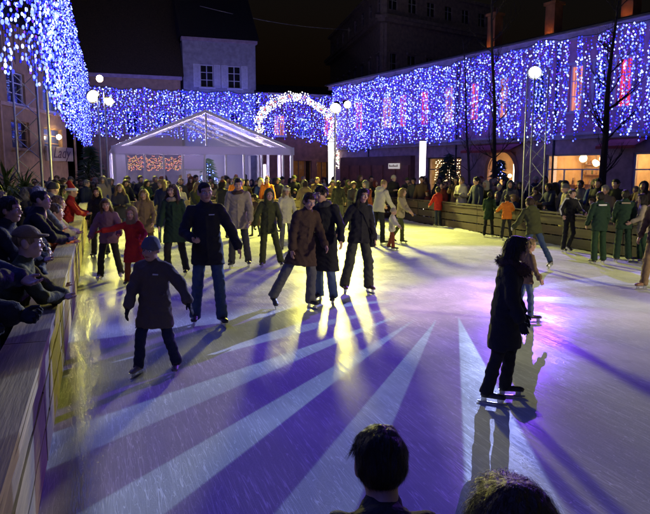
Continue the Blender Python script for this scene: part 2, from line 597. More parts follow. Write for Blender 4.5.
def skate_meshes():
    V, F, M = sdf_mesh([dict(p=[Cone((0, .02, .12), (0, .03, .26), .044, .048), Cone((0, .02, .125), (0, -.13, .11), .045, .036), Cone((0, .04, .115), (0, .045, .12), .045, .045),
                                Ell((0, -.15, .112), (.042, .05, .03))], k=.03, cut=[((0, 0, .088), (0, 0, -1)), ((0, .03, .265), (0, 0, 1))]),
                        dict(p=[Cone((-.03, -.01 - .035 * i, .165 + .02 * (3 - i) if i < 3 else .14), (.03, -.01 - .035 * i, .165 + .02 * (3 - i) if i < 3 else .14), .006, .006) for i in range(4)], k=.003)], .009)
    boot = mesh_from('boot', V, F, [BOOT], None, True)
    b = MB()
    prof = [(-.215, .022), (-.2, .005), (-.17, 0), (.1, 0), (.125, .008), (.125, .028), (-.2, .03)]
    n = len(prof)
    b.add([(x, y, z) for x in (-.0025, .0025) for y, z in prof], [tuple(range(n)), tuple(range(2 * n - 1, n - 1, -1))] + [(i, n + i, n + (i + 1) % n, (i + 1) % n) for i in range(n)])
    for y in (-.13, .05):
        b.box(-.012, .012, y - .03, y + .03, .026, .094)
    b.box(-.032, .032, -.185, .085, .0855, .0915)
    blade = b.mesh('blade', [STEEL])
    return boot, blade


BOOT_ME, BLADE_ME = skate_meshes()


def set_mat(o, mats):
    for i, m in enumerate(mats):
        o.material_slots[i].link = 'OBJECT'
        o.material_slots[i].material = m


def ddir(flex, abd, side):
    f, a = R(flex), R(abd)
    return Vector((side * math.sin(a), -math.sin(f) * math.cos(a), -math.cos(f) * math.cos(a)))


class Skel:
    """joints of a posed figure, facing -Y"""
    def __init__(s, h, child=0.0, male=True, lean=3.0, side=0.0, twist=0.0, legs=((6, 5, 10), (-4, 5, 8)), arms=((5, 14, 20, 8), (5, 14, 20, 8)),
                 head=(0, 0, 0), skates=True):
        hh = (.145 + .034 * child) * h
        s.hh, s.h = hh, h
        torso, neck = .295 * h, .02 * h
        leg = h - hh * .93 - torso - neck
        th, sh, fz = leg * .485, leg * .455, leg * .06
        if skates: fz += .078
        hw, sw = .05 * h, (.098 if male else .088) * h * (1 - .05 * child)
        up = Vector((math.sin(R(side)), -math.sin(R(lean)), math.cos(R(lean)))).normalized()
        s.hip, s.knee, s.ankle, s.ldir = [], [], [], []
        for i, sd in enumerate((-1, 1)):
            fl, ab, kn = legs[i]
            a = Vector((sd * hw, 0, 0))
            d1 = ddir(fl, ab, sd); d2 = ddir(fl - kn, ab * .8, sd)
            k = a + d1 * th; e = k + d2 * sh
            s.hip.append(a); s.knee.append(k); s.ankle.append(e); s.ldir.append(d2)
        low = min(e.z for e in s.ankle) - fz
        cx = (s.ankle[0].x + s.ankle[1].x) / 2; cy = (s.ankle[0].y + s.ankle[1].y) / 2
        off = Vector((-cx * .75, -cy * .75, -low))
        s.pel = Vector((0, 0, .02 * h)) + off
        for L in (s.hip, s.knee, s.ankle):
            for i in (0, 1): L[i] = L[i] + off
        rt = Vector((math.cos(R(twist)), math.sin(R(twist)), 0))
        rt = (rt - up * rt.dot(up)).normalized()
        s.up, s.rt = up, rt
        s.bk = up.cross(rt)
        s.chest = s.pel + up * (torso * .72)
        s.c7 = s.pel + up * torso
        s.waist = s.pel + up * (torso * .33)
        s.sho, s.elb, s.wri, s.adir = [], [], [], []
        ua, fa = .172 * h, .15 * h
        for i, sd in enumerate((-1, 1)):
            fl, ab, ef, ea = arms[i]
            a = s.c7 + rt * (sd * sw) - up * (.03 * h)
            b2 = Matrix.Rotation(R(twist), 3, 'Z')
            d1 = b2 @ ddir(fl, ab, sd); d2 = b2 @ ddir(ef, ea, sd)
            k = a + d1 * ua; e = k + d2 * fa
            s.sho.append(a); s.elb.append(k); s.wri.append(e); s.adir.append(d2)
        hy, hp, ht = head
        s.hrot = Matrix.Rotation(R(hy), 3, 'Z') @ Matrix.Rotation(R(ht), 3, 'Y') @ Matrix.Rotation(R(hp), 3, 'X')
        s.hscale = hh / .232
        nk = (up * .7 + Vector((0, 0, .3))).normalized()
        s.hc = s.c7 + nk * neck + Vector((0, -.012 * h, 0)) + s.hrot @ Vector((0, -.015, .117)) * s.hscale
        s.top = s.hc.z + .118 * s.hscale


def basis(d, fwd):
    """rotation taking -Z to d with -Y near fwd"""
    z = -Vector(d).normalized()
    y = -Vector(fwd); y = (y - z * y.dot(z))
    if y.length < 1e-3: y = Vector((1, 0, 0)) - z * z.x
    y.normalize()
    x = y.cross(z)
    return Matrix((x, y, z)).transposed()


def body_geo(s, lo=False, male=True, hand=('relaxed', 'relaxed'), skates=True, mats5=True):
    """one figure: torso, limbs, neck + head + hands.  materials: 0 skin 1 lip 2 eye white 3 eye dark 4 brow 5 under-layer 6 shoe 7 glove"""
    h = s.h
    ax = [list(s.rt), list(s.bk), list(s.up)]
    p = [Cone(s.pel, s.chest, .075 * h, .078 * h, 8, ax, .6), Cone(s.chest, s.c7 - s.up * (.05 * h), .078 * h, .045 * h, 8, ax, .6), Cone(s.sho[0] - s.up * (.018 * h), s.sho[1] - s.up * (.018 * h), .026 * h, .026 * h, 8),
         Cone(s.c7 - s.up * (.02 * h), s.hc - s.hrot @ Vector((0, -.02, .06)) * s.hscale, .034 * h, .03 * h, 0)]
    gs = [dict(p=p, k=.04)]
    for i in (0, 1):
        gs.append(dict(p=[Cone(s.sho[i] - s.up * (.01 * h), s.elb[i], .027 * h, .024 * h, 8), Cone(s.elb[i], s.wri[i], .024 * h, .016 * h, 8)], k=.02))
        gs.append(dict(p=[Cone(s.hip[i], s.knee[i], .044 * h, .031 * h, 5), Cone(s.knee[i], s.ankle[i], .031 * h, .022 * h, 5)], k=.02))
        if not skates:
            toe = s.ankle[i] + Vector(((-1, 1)[i] * .03, -.105 * h, -.02 * h))
            gs.append(dict(p=[Cone(s.ankle[i] + Vector((0, .015, -.01)), toe, .028 * h, .022 * h, 6)], k=.02, cut=[((0, 0, min(s.ankle[0].z, s.ankle[1].z) - .035 * h), (0, 0, -1))]))
    V, F, M = sdf_mesh(gs, .026 if lo else .02, kg=.03)
    Vs, Fs, Ms, n = [V], [F], [M], len(V)
    hv, hf, hm = HEADS[('lo' if lo else 'hi', male)]
    A = np.array(s.hrot) * s.hscale
    Vs.append(hv @ A.T + np.array(s.hc)); Fs.append(hf + n); Ms.append(hm); n += len(hv)
    if not lo:
        for i, sd in enumerate((-1, 1)):
            if hand[i] is None: continue
            tv, tf, tm = HANDS[hand[i].split(':')[0]]
            tv = tv.copy()
            sc = s.h / 1.75 * (1.06 if 'glove' in hand[i] else 1.0) * (1.1 if s.h < 1.4 else 1.0)
            # palm faces the body: template palm is +X; right-side body (sd=+1) needs it towards -X
            if sd > 0: tv[:, 0] *= -1; tf = tf[:, ::-1]
            B = basis(s.adir[i], (0, -1, 0.0))
            Vs.append(tv * sc @ np.array(B).T + np.array(s.wri[i])); Fs.append(tf + n)
            Ms.append(np.full(len(tf), 7 if 'glove' in hand[i] else 0)); n += len(tv)
    else:
        for i in (0, 1):
            v, f, m = sdf_mesh([dict(p=[Cone(s.wri[i], s.wri[i] + s.adir[i] * (.085 * h), .018 * h, .02 * h)], k=.01)], .022)
            Vs.append(v); Fs.append(f + n); Ms.append(np.full(len(f), 7)); n += len(v)
    return np.concatenate(Vs), np.concatenate(Fs), np.concatenate(Ms)


def jacket_geo(s, length=.10, puff=1.0, lo=False, hood=False, collar=True, seed=0.0, quilt=0.0):
    h = s.h
    ax = [list(s.rt), list(s.bk), list(s.up)]
    q = puff
    c7l = s.c7 - s.up * (.045 * h)
    p = [Cone(s.waist, s.chest, .09 * h * q, .098 * h * q, 0, ax, .72), Cone(s.chest, c7l, .098 * h * q, .068 * h * q, 0, ax, .7),
         Cone(s.sho[0] - s.up * (.012 * h), s.sho[1] - s.up * (.012 * h), .038 * h, .038 * h, 0), Cone(s.pel, s.waist, .094 * h * q, .09 * h * q, 0, ax, .76)]
    kn = (s.knee[0] + s.knee[1]) * .5
    sd = (kn - s.pel); sd = (sd.normalized() * .7 - Vector((0, 0, .3)) if length > .2 else Vector(-s.up) * .6 + sd.normalized() * .4).normalized()
    hem = s.pel + sd * (length * h)
    spread = max(abs((s.knee[0] - s.knee[1]).y), 0) * .25
    wide = (.099 + .10 * max(0, length - .06)) * h * q + (spread if length > .15 else 0)
    p.append(Cone(s.pel, hem + sd * .06, .095 * h * q, wide, 0, ax, .78 if length > .15 else .74))
    for i in (0, 1): p.append(Cone(s.hip[i], s.knee[i], .062 * h, .056 * h, 0))
    gs = [dict(p=p, k=.035, cut=[(tuple(hem), tuple(sd))])]
    for i in (0, 1):
        e = s.wri[i] - s.adir[i] * .01
        gs.append(dict(p=[Cone(s.sho[i] - s.up * (.008 * h), s.elb[i], .043 * h * q, .037 * h * q, 0), Cone(s.elb[i], e + s.adir[i] * .04, .036 * h * q, .03 * h * q, 0)], k=.02,
                       cut=[(tuple(e), tuple(s.adir[i]))]))
    if collar:
        nk = (s.hc - s.c7).normalized()
        gs.append(dict(p=[Cone(s.c7 - s.up * (.03 * h), s.c7 + nk * (.02 * h), .05 * h, .044 * h, 0)], k=.02))
    if not lo:  # front placket, pocket flaps and hem band
        f0, f1 = s.chest - s.bk * (.0725 * h * q), s.pel + sd * (max(.02, length - .02) * h) - s.bk * (.0775 * h * q + .004)
        fm_ = s.waist - s.bk * (.0705 * h * q)
        det = [Cone(f0, fm_, .012, .012, 1), Cone(fm_, f1, .012, .012, 1)]
        for sd_ in (-1, 1):
            c_ = s.waist - s.up * (.03 * h) - s.bk * (.058 * h * q) + s.rt * (sd_ * .052 * h * q)
            det.append(Cone(c_ - s.rt * (.022 * h), c_ + s.rt * (.022 * h), .013, .013, 0))
        gs.append(dict(p=det, k=.004))
        for i in (0, 1):
            e = s.wri[i] - s.adir[i] * .035
            gs.append(dict(p=[Cone(e, e + s.adir[i] * .018, .034 * h * q, .033 * h * q, 0)], k=.004))
    if hood:
        gs.append(dict(p=[Ell(s.c7 + s.bk * (.05 * h) - s.up * (.01 * h), (.085 * h, .05 * h, .055 * h), 0, ax)], k=.02))
    return sdf_mesh(gs, .026 if lo else .0145, kg=.02, fold=.002 if lo else .0062, seed=seed, quilt=quilt)


def trouser_geo(s, loose=1.0, seed=0.0, long=.0):
    h = s.h
    gs = [dict(p=[Ell(s.pel + Vector((0, 0, .0)), (.09 * h, .072 * h, .075 * h))], k=.02)]
    for i in (0, 1):
        end = s.ankle[i] + s.ldir[i] * (.03 * h - .0 + long)
        gs.append(dict(p=[Cone(s.hip[i], s.knee[i], .053 * h, .042 * h * loose), Cone(s.knee[i], end + s.ldir[i] * .05, .041 * h * loose, .0425 * h * loose)], k=.02,
                       cut=[(tuple(end), tuple(s.ldir[i]))]))
    return sdf_mesh(gs, .0145, kg=.02, fold=.0055, seed=seed)


def person(loc, rz, label, group, h=None, top=None, child=0.0, male=True, coat='black', coatlen=.10, puff=1.0, trousers='charcoal', loose=1.0,
           hair=('short', 'dark'), hat=None, hand=('relaxed', 'relaxed'), glove='black', skates=True, skate_mat=None, skin=0, hood=False, scarf=None,
           seed=None, z=0.0, stripe=None, trim=None, quilt=0.0, logo=False, bag=None, **pose):
    seed = rnd.uniform(0, 6) if seed is None else seed
    if top is not None:
        s = Skel(1.0 * 1.6, child, male, skates=skates, **pose)
        k = (top - (0.09 if skates else 0)) / (s.top - (0.09 if skates else 0))
        h = 1.6 * k
    s = Skel(h, child, male, skates=skates, **pose)
    e = empty('person', (loc[0], loc[1], z), rz, label, 'person', group)
    V, F, M = body_geo(s, False, male, hand, skates)
    hm = hairm(hair[1] if hair else 'dark')
    under = clm(trousers)
    body = obj('body', mesh_from('body', V, F, [SKIN[skin], LIP, EYEW, EYED, hm, under, SOLE, clm(glove), clm(coat)], M, True), e)
    V, F, M = jacket_geo(s, coatlen, puff, hood=hood, seed=seed, quilt=quilt)
    jk = obj('coat' if coatlen > .2 else 'jacket', mesh_from('jacket', V, F, [clm(coat)], None, True), e)
    V, F, M = trouser_geo(s, loose, seed)
    obj('trousers', mesh_from('trousers', V, F, [under], None, True), e)
    add_head_wear(e, s, hair, hat, scarf)
    if trim:  # pale shoulder stripes / yoke
        b = MB()
        for i, sd in enumerate((-1, 1)):
            a, k, w = s.sho[i], s.elb[i], s.wri[i]
            o = (a - s.chest); o = (s.rt * sd + Vector((0, 0, .3))).normalized()
            q0 = s.c7 + s.rt * (sd * .03 * s.h) + s.up * (.0 * s.h)
            pts = [q0 + Vector((0, 0, .012)), a + Vector((0, 0, .052 * s.h)) + o * .01, a.lerp(k, .5) + o * (.047 * s.h), k + o * (.041 * s.h), k.lerp(w, .9) + o * (.035 * s.h)]
            for j in range(4): b.bar(pts[j], pts[j + 1], .03, .014)
        b.build('sleeve_stripe', [clm(trim)], e)
    if stripe:  # pale reflective bar across the upper back
        b = MB()
        c = s.chest + s.up * (.055 * s.h) + s.bk * (.078 * s.h)
        b.bar(c - s.rt * (.06 * s.h), c + s.rt * (.06 * s.h), .022, .03, up=tuple(s.up))
        b.build('back_stripe', [clm(stripe)], e)
    if logo:  # small pale mark on the chest
        b = MB()
        c = s.chest + s.up * (.02 * s.h) - s.bk * (.0715 * s.h * puff + .004) + s.rt * (.045 * s.h)
        b.bar(c - s.rt * (.02 * s.h), c + s.rt * (.02 * s.h), .012, .011, up=tuple(s.up))
        b.build('chest_logo', [clm('white')], e)
    if bag:  # shoulder bag with its strap across the chest
        hip = s.pel + s.rt * (.125 * s.h) - s.up * (.02 * s.h)
        V, F, M = sdf_mesh([dict(p=[Cone(hip - s.bk * .07, hip + s.bk * .07, .05, .05), Cone(hip - s.bk * .07 - s.up * .13, hip + s.bk * .07 - s.up * .13, .055, .055)], k=.06)], .014, fold=.003)
        bg = obj('bag', mesh_from('bag', V, F, [clm(bag)], None, True), e)
        b = MB(); a0 = s.sho[0] + s.up * (.048 * s.h); m0 = s.chest - s.bk * (.085 * s.h * puff); m1 = s.chest + s.bk * (.085 * s.h * puff)
        for p0, p1 in ((a0, m0), (m0, hip - s.bk * .05), (a0, m1), (m1, hip + s.bk * .05)): b.bar(p0, p1, .03, .006)
        b.build('strap', [clm(bag)], bg)
    if skates:
        for i, sd in enumerate((-1, 1)):
            sk = obj('skate', BOOT_ME, e)
            set_mat(sk, [skate_mat or BOOT])
            k = max(.72, s.h / 1.75)
            yaw = R(sd * 9)
            # keep the boot along the shin: tilt by the lower-leg direction in the sagittal plane, limited
            tilt = math.atan2(s.ldir[i].y, -s.ldir[i].z)
            lift = s.ankle[i].z - min(s.ankle[0].z, s.ankle[1].z)
            t = max(-.5, min(.9, tilt)) if lift > .03 else 0.0
            rm = Matrix.Rotation(yaw, 3, 'Z') @ Matrix.Rotation(t, 3, 'X')
            base = s.ankle[i] - rm @ Vector((0, .02, .175)) * k * 1.0
            if lift <= .03: base.z = 0.001
            sk.location = base; sk.rotation_euler = rm.to_euler(); sk.scale = (k, k, k * .86)
            bl = obj('blade', BLADE_ME, sk)
    return e


def add_head_wear(e, s, hair, hat, scarf=None):
    mx = Matrix.Translation(s.hc) @ s.hrot.to_4x4() @ Matrix.Scale(s.hscale, 4)
    if hair and not (hat and hat[0] == 'hood') and not (hat and hat[0] == 'beanie' and hair[0] in ('short', 'crop')):
        st = hair[0]
        if hat and hat[0] in ('beanie', 'cap', 'santa') and st in ('short', 'fringe'): st = 'crop'
        o = obj('hair', template_mesh('hair', st), e); o.matrix_local = mx
        set_mat(o, [hairm(hair[1])])
    if hat:
        o = obj({'hood': 'hood', 'furhood': 'fur_collar', 'cap': 'cap', 'beanie': 'beanie', 'santa': 'santa_hat'}[hat[0]], template_mesh('hat', hat[0]), e)
        o.matrix_local = mx
        set_mat(o, [clm(hat[1])] + ([clm('white')] if hat[0] == 'santa' else []))
    if scarf:
        h = s.h
        c = s.c7 + Vector((0, -.008 * h, .0))
        ps = []
        for t in np.arange(0, 6.28, .5):
            f = lambda t: Vector((.05 * h * math.cos(t), .05 * h * math.sin(t), .008 * h * math.sin(t + 1))) + c
            ps.append(Cone(f(t), f(t + .5), .024 * h, .024 * h))
        V, F, M = sdf_mesh([dict(p=ps, k=.015)], .013, fold=.004)
        obj('scarf', mesh_from('scarf', V, F, [clm(scarf)], None, True), e)


# low-detail figures for the crowd: a few posed figures, copied with clothes of their own
CROWD = []


def crowd_variants():
    poses = [dict(), dict(arms=((25, 12, 95, -25), (25, 12, 90, -25)), lean=6), dict(head=(25, 0, 0), twist=12), dict(head=(-28, 5, 0), arms=((10, 10, 70, -10), (0, 10, 10, 6))),
             dict(head=(10, -8, 4), arms=((5, 12, 100, -35), (5, 12, 100, -35))), dict(lean=10, head=(0, 10, 0), arms=((40, 10, 60, 0), (40, 10, 60, 0))),
             dict(head=(-14, 0, -5), twist=-15), dict(arms=((50, 8, 125, -18), (10, 12, 60, -10)), head=(8, -4, 0)), dict(head=(35, 4, 0), lean=2), dict(child=.9, head=(-5, 0, 0))]
    for i, ps in enumerate(poses):
        ch = ps.get('child', 0.0)
        male = i % 2 == 0
        s = Skel(1.7 if not ch else 1.3, male=male, skates=False, **ps)
        V, F, M = body_geo(s, True, male, skates=False)
        me = mesh_from('body', V, F, [SKIN[0], LIP, EYEW, EYED, hairm('dark'), clm('charcoal'), SOLE, clm('black'), clm('black')], M, True)
        V, F, M = jacket_geo(s, .10 if i % 3 else .28, 1.08, lo=True, hood=(i % 3 == 1))
        jm = mesh_from('jacket', V, F, [clm('black')], None, True)
        CROWD.append((s, me, jm))


crowd_variants()
CW_COATS = ['black', 'black', 'charcoal', 'charcoal', 'navy', 'navy', 'brown', 'dark_green', 'olive', 'taupe', 'black', 'navy', 'brown', 'grey', 'mauve', 'rust', 'tan', 'beige', 'cream', 'blue']
CW_WORD = {'taupe': 'taupe', 'dark_green': 'dark green', 'olive': 'olive', 'navy': 'navy', 'rust': 'rust red', 'light_jeans': 'pale denim'}


def crowd_person(loc, rz, where, group, v=None, coat=None, hair=None, hat='auto', size=None, z=0.0, extra=''):
    v = rnd.randrange(len(CROWD)) if v is None else v
    s, me, jm = CROWD[v]
    coat = coat or rnd.choice(CW_COATS)
    st = hair or (rnd.choice(['short', 'crop', 'short']) if v % 2 == 0 else rnd.choice(['long', 'bob', 'curly', 'tail']), rnd.choice(['dark', 'dark', 'brown', 'light_brown', 'blond', 'grey']))
    if hat == 'auto':
        hat = None if rnd.random() < .62 else (rnd.choice(['beanie', 'beanie', 'cap', 'hood']), rnd.choice(['black', 'grey', 'navy', 'rust', 'cream', 'olive', 'charcoal']))
    hd = {'short': 'short hair', 'crop': 'cropped hair', 'long': 'long hair', 'bob': 'bobbed hair', 'curly': 'curly hair', 'tail': 'tied-back hair', 'fringe': 'fringed hair'}[st[0]]
    hw = f"{CW_WORD.get(hat[1], hat[1])} {hat[0]}" if hat else f"{st[1].replace('_', ' ')} {hd}"
    label = f"spectator in {CW_WORD.get(coat, coat)} jacket with {hw}{extra}, {where}"
    e = empty('person', (loc[0], loc[1], z), rz, label, 'person', group)
    k = size or (rnd.uniform(.9, 1.07) if rnd.random() < .82 else rnd.uniform(.7, .85))
    e.scale = (k, k, k)
    b = obj('body', me, e)
    tr = clm(rnd.choice(['charcoal', 'black', 'jeans', 'navy', 'brown']))
    set_mat(b, [SKIN[rnd.randrange(3)], LIP, EYEW, EYED, hairm(st[1]), tr, SOLE, clm(rnd.choice(['black', 'charcoal', 'brown'])) if rnd.random() < .6 else SKIN[0], clm(coat)])
    j = obj('jacket', jm, e); set_mat(j, [clm(coat)])
    add_head_wear(e, s, st, hat)
    return e
# ------------------------------------------------------------------ materials of the place
def brick_like(name, c, rough=.85): return pmat(name, c, rough, var=.25, vscale=3, bump=.3, bscale=25)


M_PINK = brick_like('mauve_render', (.36, .15, .22))
M_PINKTRIM = brick_like('mauve_trim', (.36, .27, .3))
M_BASE = brick_like('ground_floor_stone', (.42, .27, .27))
M_GREYWALL = brick_like('grey_render', (.30, .29, .31))
M_OCHRE = brick_like('ochre_render', (.36, .22, .1))
M_REDWALL = brick_like('red_brown_render', (.22, .09, .05))
M_TALL = brick_like('tall_house_stone', (.5, .4, .33))
M_SLATE = pmat('roof_slate', (.035, .033, .035), .7, var=.3, vscale=12, bump=.6, bscale=14)
M_TILE = pmat('roof_tile', (.06, .045, .035), .8, var=.3, vscale=10, bump=.6, bscale=14)
M_WHITEWOOD = pmat('white_painted_wood', (.62, .6, .6), .5, var=.1)
M_SHUTTER = pmat('shutter_paint', (.62, .62, .64), .6, var=.15)
M_DARKGLASS = pmat('dark_glass', (.012, .013, .018), .06, spec=.7)
M_GLASS = pmat('shop_glass', (.9, .9, .9), .03, trans=1.0)
M_STEELP = pmat('galvanised_steel', (.45, .45, .47), .4, metal=.85, var=.15, vscale=20)
M_BLACKM = pmat('black_metal', (.02, .02, .022), .5)
M_ALU = pmat('white_aluminium', (.8, .78, .84), .35, var=.05)
M_PVC = pmat('clear_sheet', (.8, .78, .9), .25, spec=.6, alpha=.36)
M_BARK = pmat('bark', (.035, .027, .022), .95, var=.3, vscale=20, bump=.8, bscale=30, stretch=(1, 1, .2))
M_LEAF = pmat('dark_leaf', (.03, .06, .02), .6, var=.4, vscale=4)
M_FIR = pmat('fir_needle', (.022, .05, .022), .7, var=.4, vscale=5)
M_POT = pmat('plant_pot', (.12, .06, .04), .7, var=.2)
M_CABLE = pmat('cable_black', (.012, .012, .012), .6)


def wood(name, c):
    m = pmat(name, c, .7, var=.3, vscale=5, bump=.12, bscale=14, stretch=(.3, 5, 5))
    return m


M_PLANK = [wood('plank_pale', (.22, .165, .095)), wood('plank_weathered', (.19, .14, .08)), wood('plank_brown', (.13, .09, .055))]
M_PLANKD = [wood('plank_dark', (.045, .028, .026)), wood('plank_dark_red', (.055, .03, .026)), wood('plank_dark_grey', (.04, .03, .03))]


def ice_material():
    m = bpy.data.materials.new('skated_ice'); m.use_nodes = True
    nt = m.node_tree; N = nt.nodes; L = nt.links
    b = N['Principled BSDF']
    tc = N.new('ShaderNodeTexCoord')

    def noise(scale, detail=4, mapscale=(1, 1, 1), rot=0, rough=.55):
        mp = N.new('ShaderNodeMapping'); mp.inputs['Scale'].default_value = mapscale; mp.inputs['Rotation'].default_value = (0, 0, R(rot))
        L.new(tc.outputs['Object'], mp.inputs[0])
        n = N.new('ShaderNodeTexNoise'); n.inputs['Scale'].default_value = scale; n.inputs['Detail'].default_value = detail; n.inputs['Roughness'].default_value = rough
        L.new(mp.outputs[0], n.inputs['Vector'])
        return n.outputs[0]

    def rng(x, a, b_, c, d):
        r = N.new('ShaderNodeMapRange'); r.inputs[1].default_value = a; r.inputs[2].default_value = b_; r.inputs[3].default_value = c; r.inputs[4].default_value = d
        L.new(x, r.inputs[0]); return r.outputs[0]

    def math_(op, a, b_=None):
        q = N.new('ShaderNodeMath'); q.operation = op
        for i, x in enumerate((a, b_)):
            if x is None: continue
            if isinstance(x, (int, float)): q.inputs[i].default_value = x
            else: L.new(x, q.inputs[i])
        return q.outputs[0]
    # skate scratches: thin ridges of a noise, stretched along several headings
    scr = None
    for rot, sc, st in ((18, 1.0, 9), (-34, 1.3, 8), (63, .9, 10), (100, 1.1, 7), (5, 1.7, 3.2), (140, 1.9, 2.8), (77, 1.5, 3.5)):
        n = noise(2.3 * sc, 2, (st, .35, 1), rot)
        line = rng(math_('ABSOLUTE', math_('SUBTRACT', n, .5)), 0.0, .012 if st > 5 else .0055, 1, 0)
        gate = rng(noise(.7, 2, (1, 1, 1), rot + 11), .44, .6, 0, 1)
        line = math_('MULTIPLY', line, gate)
        scr = line if scr is None else math_('MAXIMUM', scr, line)
    # wet margin along the planked side (local x = distance from it)
    sep = N.new('ShaderNodeSeparateXYZ'); L.new(tc.outputs['Object'], sep.inputs[0])
    wob = math_('ADD', sep.outputs[0], math_('MULTIPLY', math_('SUBTRACT', noise(1.6, 3), .5), .14))
    wet = rng(math_('ABSOLUTE', math_('SUBTRACT', wob, .2)), .02, .2, 1, 0)
    snow = rng(noise(.55, 5), .42, .66, 0, 1)
    fine = noise(95, 4, (.6, 1.6, 1), 14)
    mid = noise(26, 5, (.7, 1.4, 1), 10)
    # colour
    col = N.new('ShaderNodeMix'); col.data_type = 'RGBA'
    col.inputs['A'].default_value = (.38, .40, .41, 1); col.inputs['B'].default_value = (.58, .60, .61, 1)
    L.new(math_('MAXIMUM', snow, rng(fine, .35, .7, 0, .6)), col.inputs['Factor'])
    col2 = N.new('ShaderNodeMix'); col2.data_type = 'RGBA'
    col2.inputs['B'].default_value = (.85, .88, .9, 1)
    L.new(col.outputs['Result'], col2.inputs['A']); L.new(math_('MULTIPLY', scr, .8), col2.inputs['Factor'])
    col3 = N.new('ShaderNodeMix'); col3.data_type = 'RGBA'
    col3.inputs['B'].default_value = (.1, .105, .11, 1)
    L.new(col2.outputs['Result'], col3.inputs['A']); L.new(math_('MULTIPLY', wet, .85), col3.inputs['Factor'])
    L.new(col3.outputs['Result'], b.inputs['Base Color'])
    ro = math_('ADD', rng(noise(1.3, 4), .35, .65, .17, .3), math_('MULTIPLY', snow, .1))
    ro = math_('SUBTRACT', ro, math_('MULTIPLY', wet, .3))
    rough_out = math_('MAXIMUM', ro, .07)
    b.inputs['IOR'].default_value = 1.31
    b.inputs['Specular IOR Level'].default_value = 0
    hgt = math_('ADD', math_('MULTIPLY', fine, .4), math_('MULTIPLY', mid, .3))
    hgt = math_('SUBTRACT', hgt, math_('MULTIPLY', scr, 1.6))
    hgt = math_('ADD', hgt, math_('MULTIPLY', math_('MULTIPLY', noise(75, 3), wet), 2.6))
    bp = N.new('ShaderNodeBump'); bp.inputs['Strength'].default_value = .12; bp.inputs['Distance'].default_value = .012
    L.new(hgt, bp.inputs['Height']); L.new(bp.outputs[0], b.inputs['Normal'])
    # thin film of melt water over frosted ice: a weak mirror that grows towards grazing view
    gl = N.new('ShaderNodeBsdfGlossy'); L.new(rough_out, gl.inputs['Roughness']); L.new(bp.outputs[0], gl.inputs['Normal'])
    lw = N.new('ShaderNodeLayerWeight'); lw.inputs[0].default_value = .5
    fac = math_('ADD', rng(lw.outputs['Facing'], .68, .93, .012, .2), math_('MULTIPLY', wet, .12))
    mx = N.new('ShaderNodeMixShader'); L.new(fac, mx.inputs[0]); L.new(b.outputs[0], mx.inputs[1]); L.new(gl.outputs[0], mx.inputs[2])
    L.new(mx.outputs[0], N['Material Output'].inputs[0])
    return m


# ------------------------------------------------------------------ ground and ice
U0, U1, V1 = -.43, 11.5, 24.0
g = MB(); g.add([(-900, -300, -.06), (900, -300, -.06), (900, 1500, -.06), (-900, 1500, -.06)], [(0, 1, 2, 3)])
M_SQUARE = pmat('square_paving', (.055, .05, .05), .75, var=.35, vscale=1.2, bump=.5, bscale=9)
tag(g.build('ground', [M_SQUARE]), kind='structure')
g = MB(); w, l = U1 - U0, V1 + 3
g.add([(0, 0, 0), (w, 0, 0), (w, l, 0), (0, l, 0)], [(0, 1, 2, 3)])
ice = g.build('ice', [ice_material()], loc=RK(U0, -3, 0), rz=RINK_ANG)
tag(ice, kind='structure')

# ------------------------------------------------------------------ rink barrier: planked panels
def plank_mesh(L, h, t, seed):
    r = random.Random(seed)
    n = 7
    b = MB()
    vs = []
    for i in range(n + 1):
        x = L * i / n
        dz, dy = r.uniform(-.004, .004), r.uniform(-.003, .003)
        vs += [(x, -t / 2 + dy, dz), (x, t / 2 + dy, dz), (x, t / 2 + dy, h + dz), (x, -t / 2 + dy, h + dz)]
    fs = [(0, 1, 2, 3), tuple(4 * n + k for k in (3, 2, 1, 0))]
    for i in range(n):
        a = 4 * i
        for k in range(4):
            fs.append((a + k, a + 4 + k, a + 4 + (k + 1) % 4, a + (k + 1) % 4))
    b.add(vs, fs)
    return b


def barrier_panel(p0, p1, mats, label, group, seed, cap=.24, hgt=.9, inward=1, rows=3):
    """local x along the run, local +y towards the ice"""
    d = (p1 - p0); L = d.length - .015
    e = empty('barrier_panel', p0, math.atan2(d.y, d.x), label, 'barrier', group)
    r = random.Random(seed)
    y = 0.0
    bh = (hgt - .05 - .06) / rows - .035
    for i in range(rows):
        pm = plank_mesh(L, bh, .026, seed * 7 + i)
        pm.build('plank', [r.choice(mats)], e, loc=(0, y + r.uniform(-.004, .004), .05 + i * (bh + .035)))
    pm = plank_mesh(L, .035, cap, seed * 7 + 5)
    pm.build('top_board', [mats[0]], e, loc=(0, y - inward * (cap / 2 - .05), hgt - .035))
    pm = plank_mesh(L, .05, .022, seed * 7 + 6)
    pm.build('edge_rail', [mats[0]], e, loc=(0, y + inward * .031, hgt - .11))
    for x in (.08, L * .5, L - .08):
        b = MB(); b.box(x - .04, x + .04, y - inward * .095 - .035, y - inward * .095 + .035 + .02, -.05, hgt - .037)
        b.build('post', [mats[-1]], e)
    # kick board where the ice meets the planks
    return e


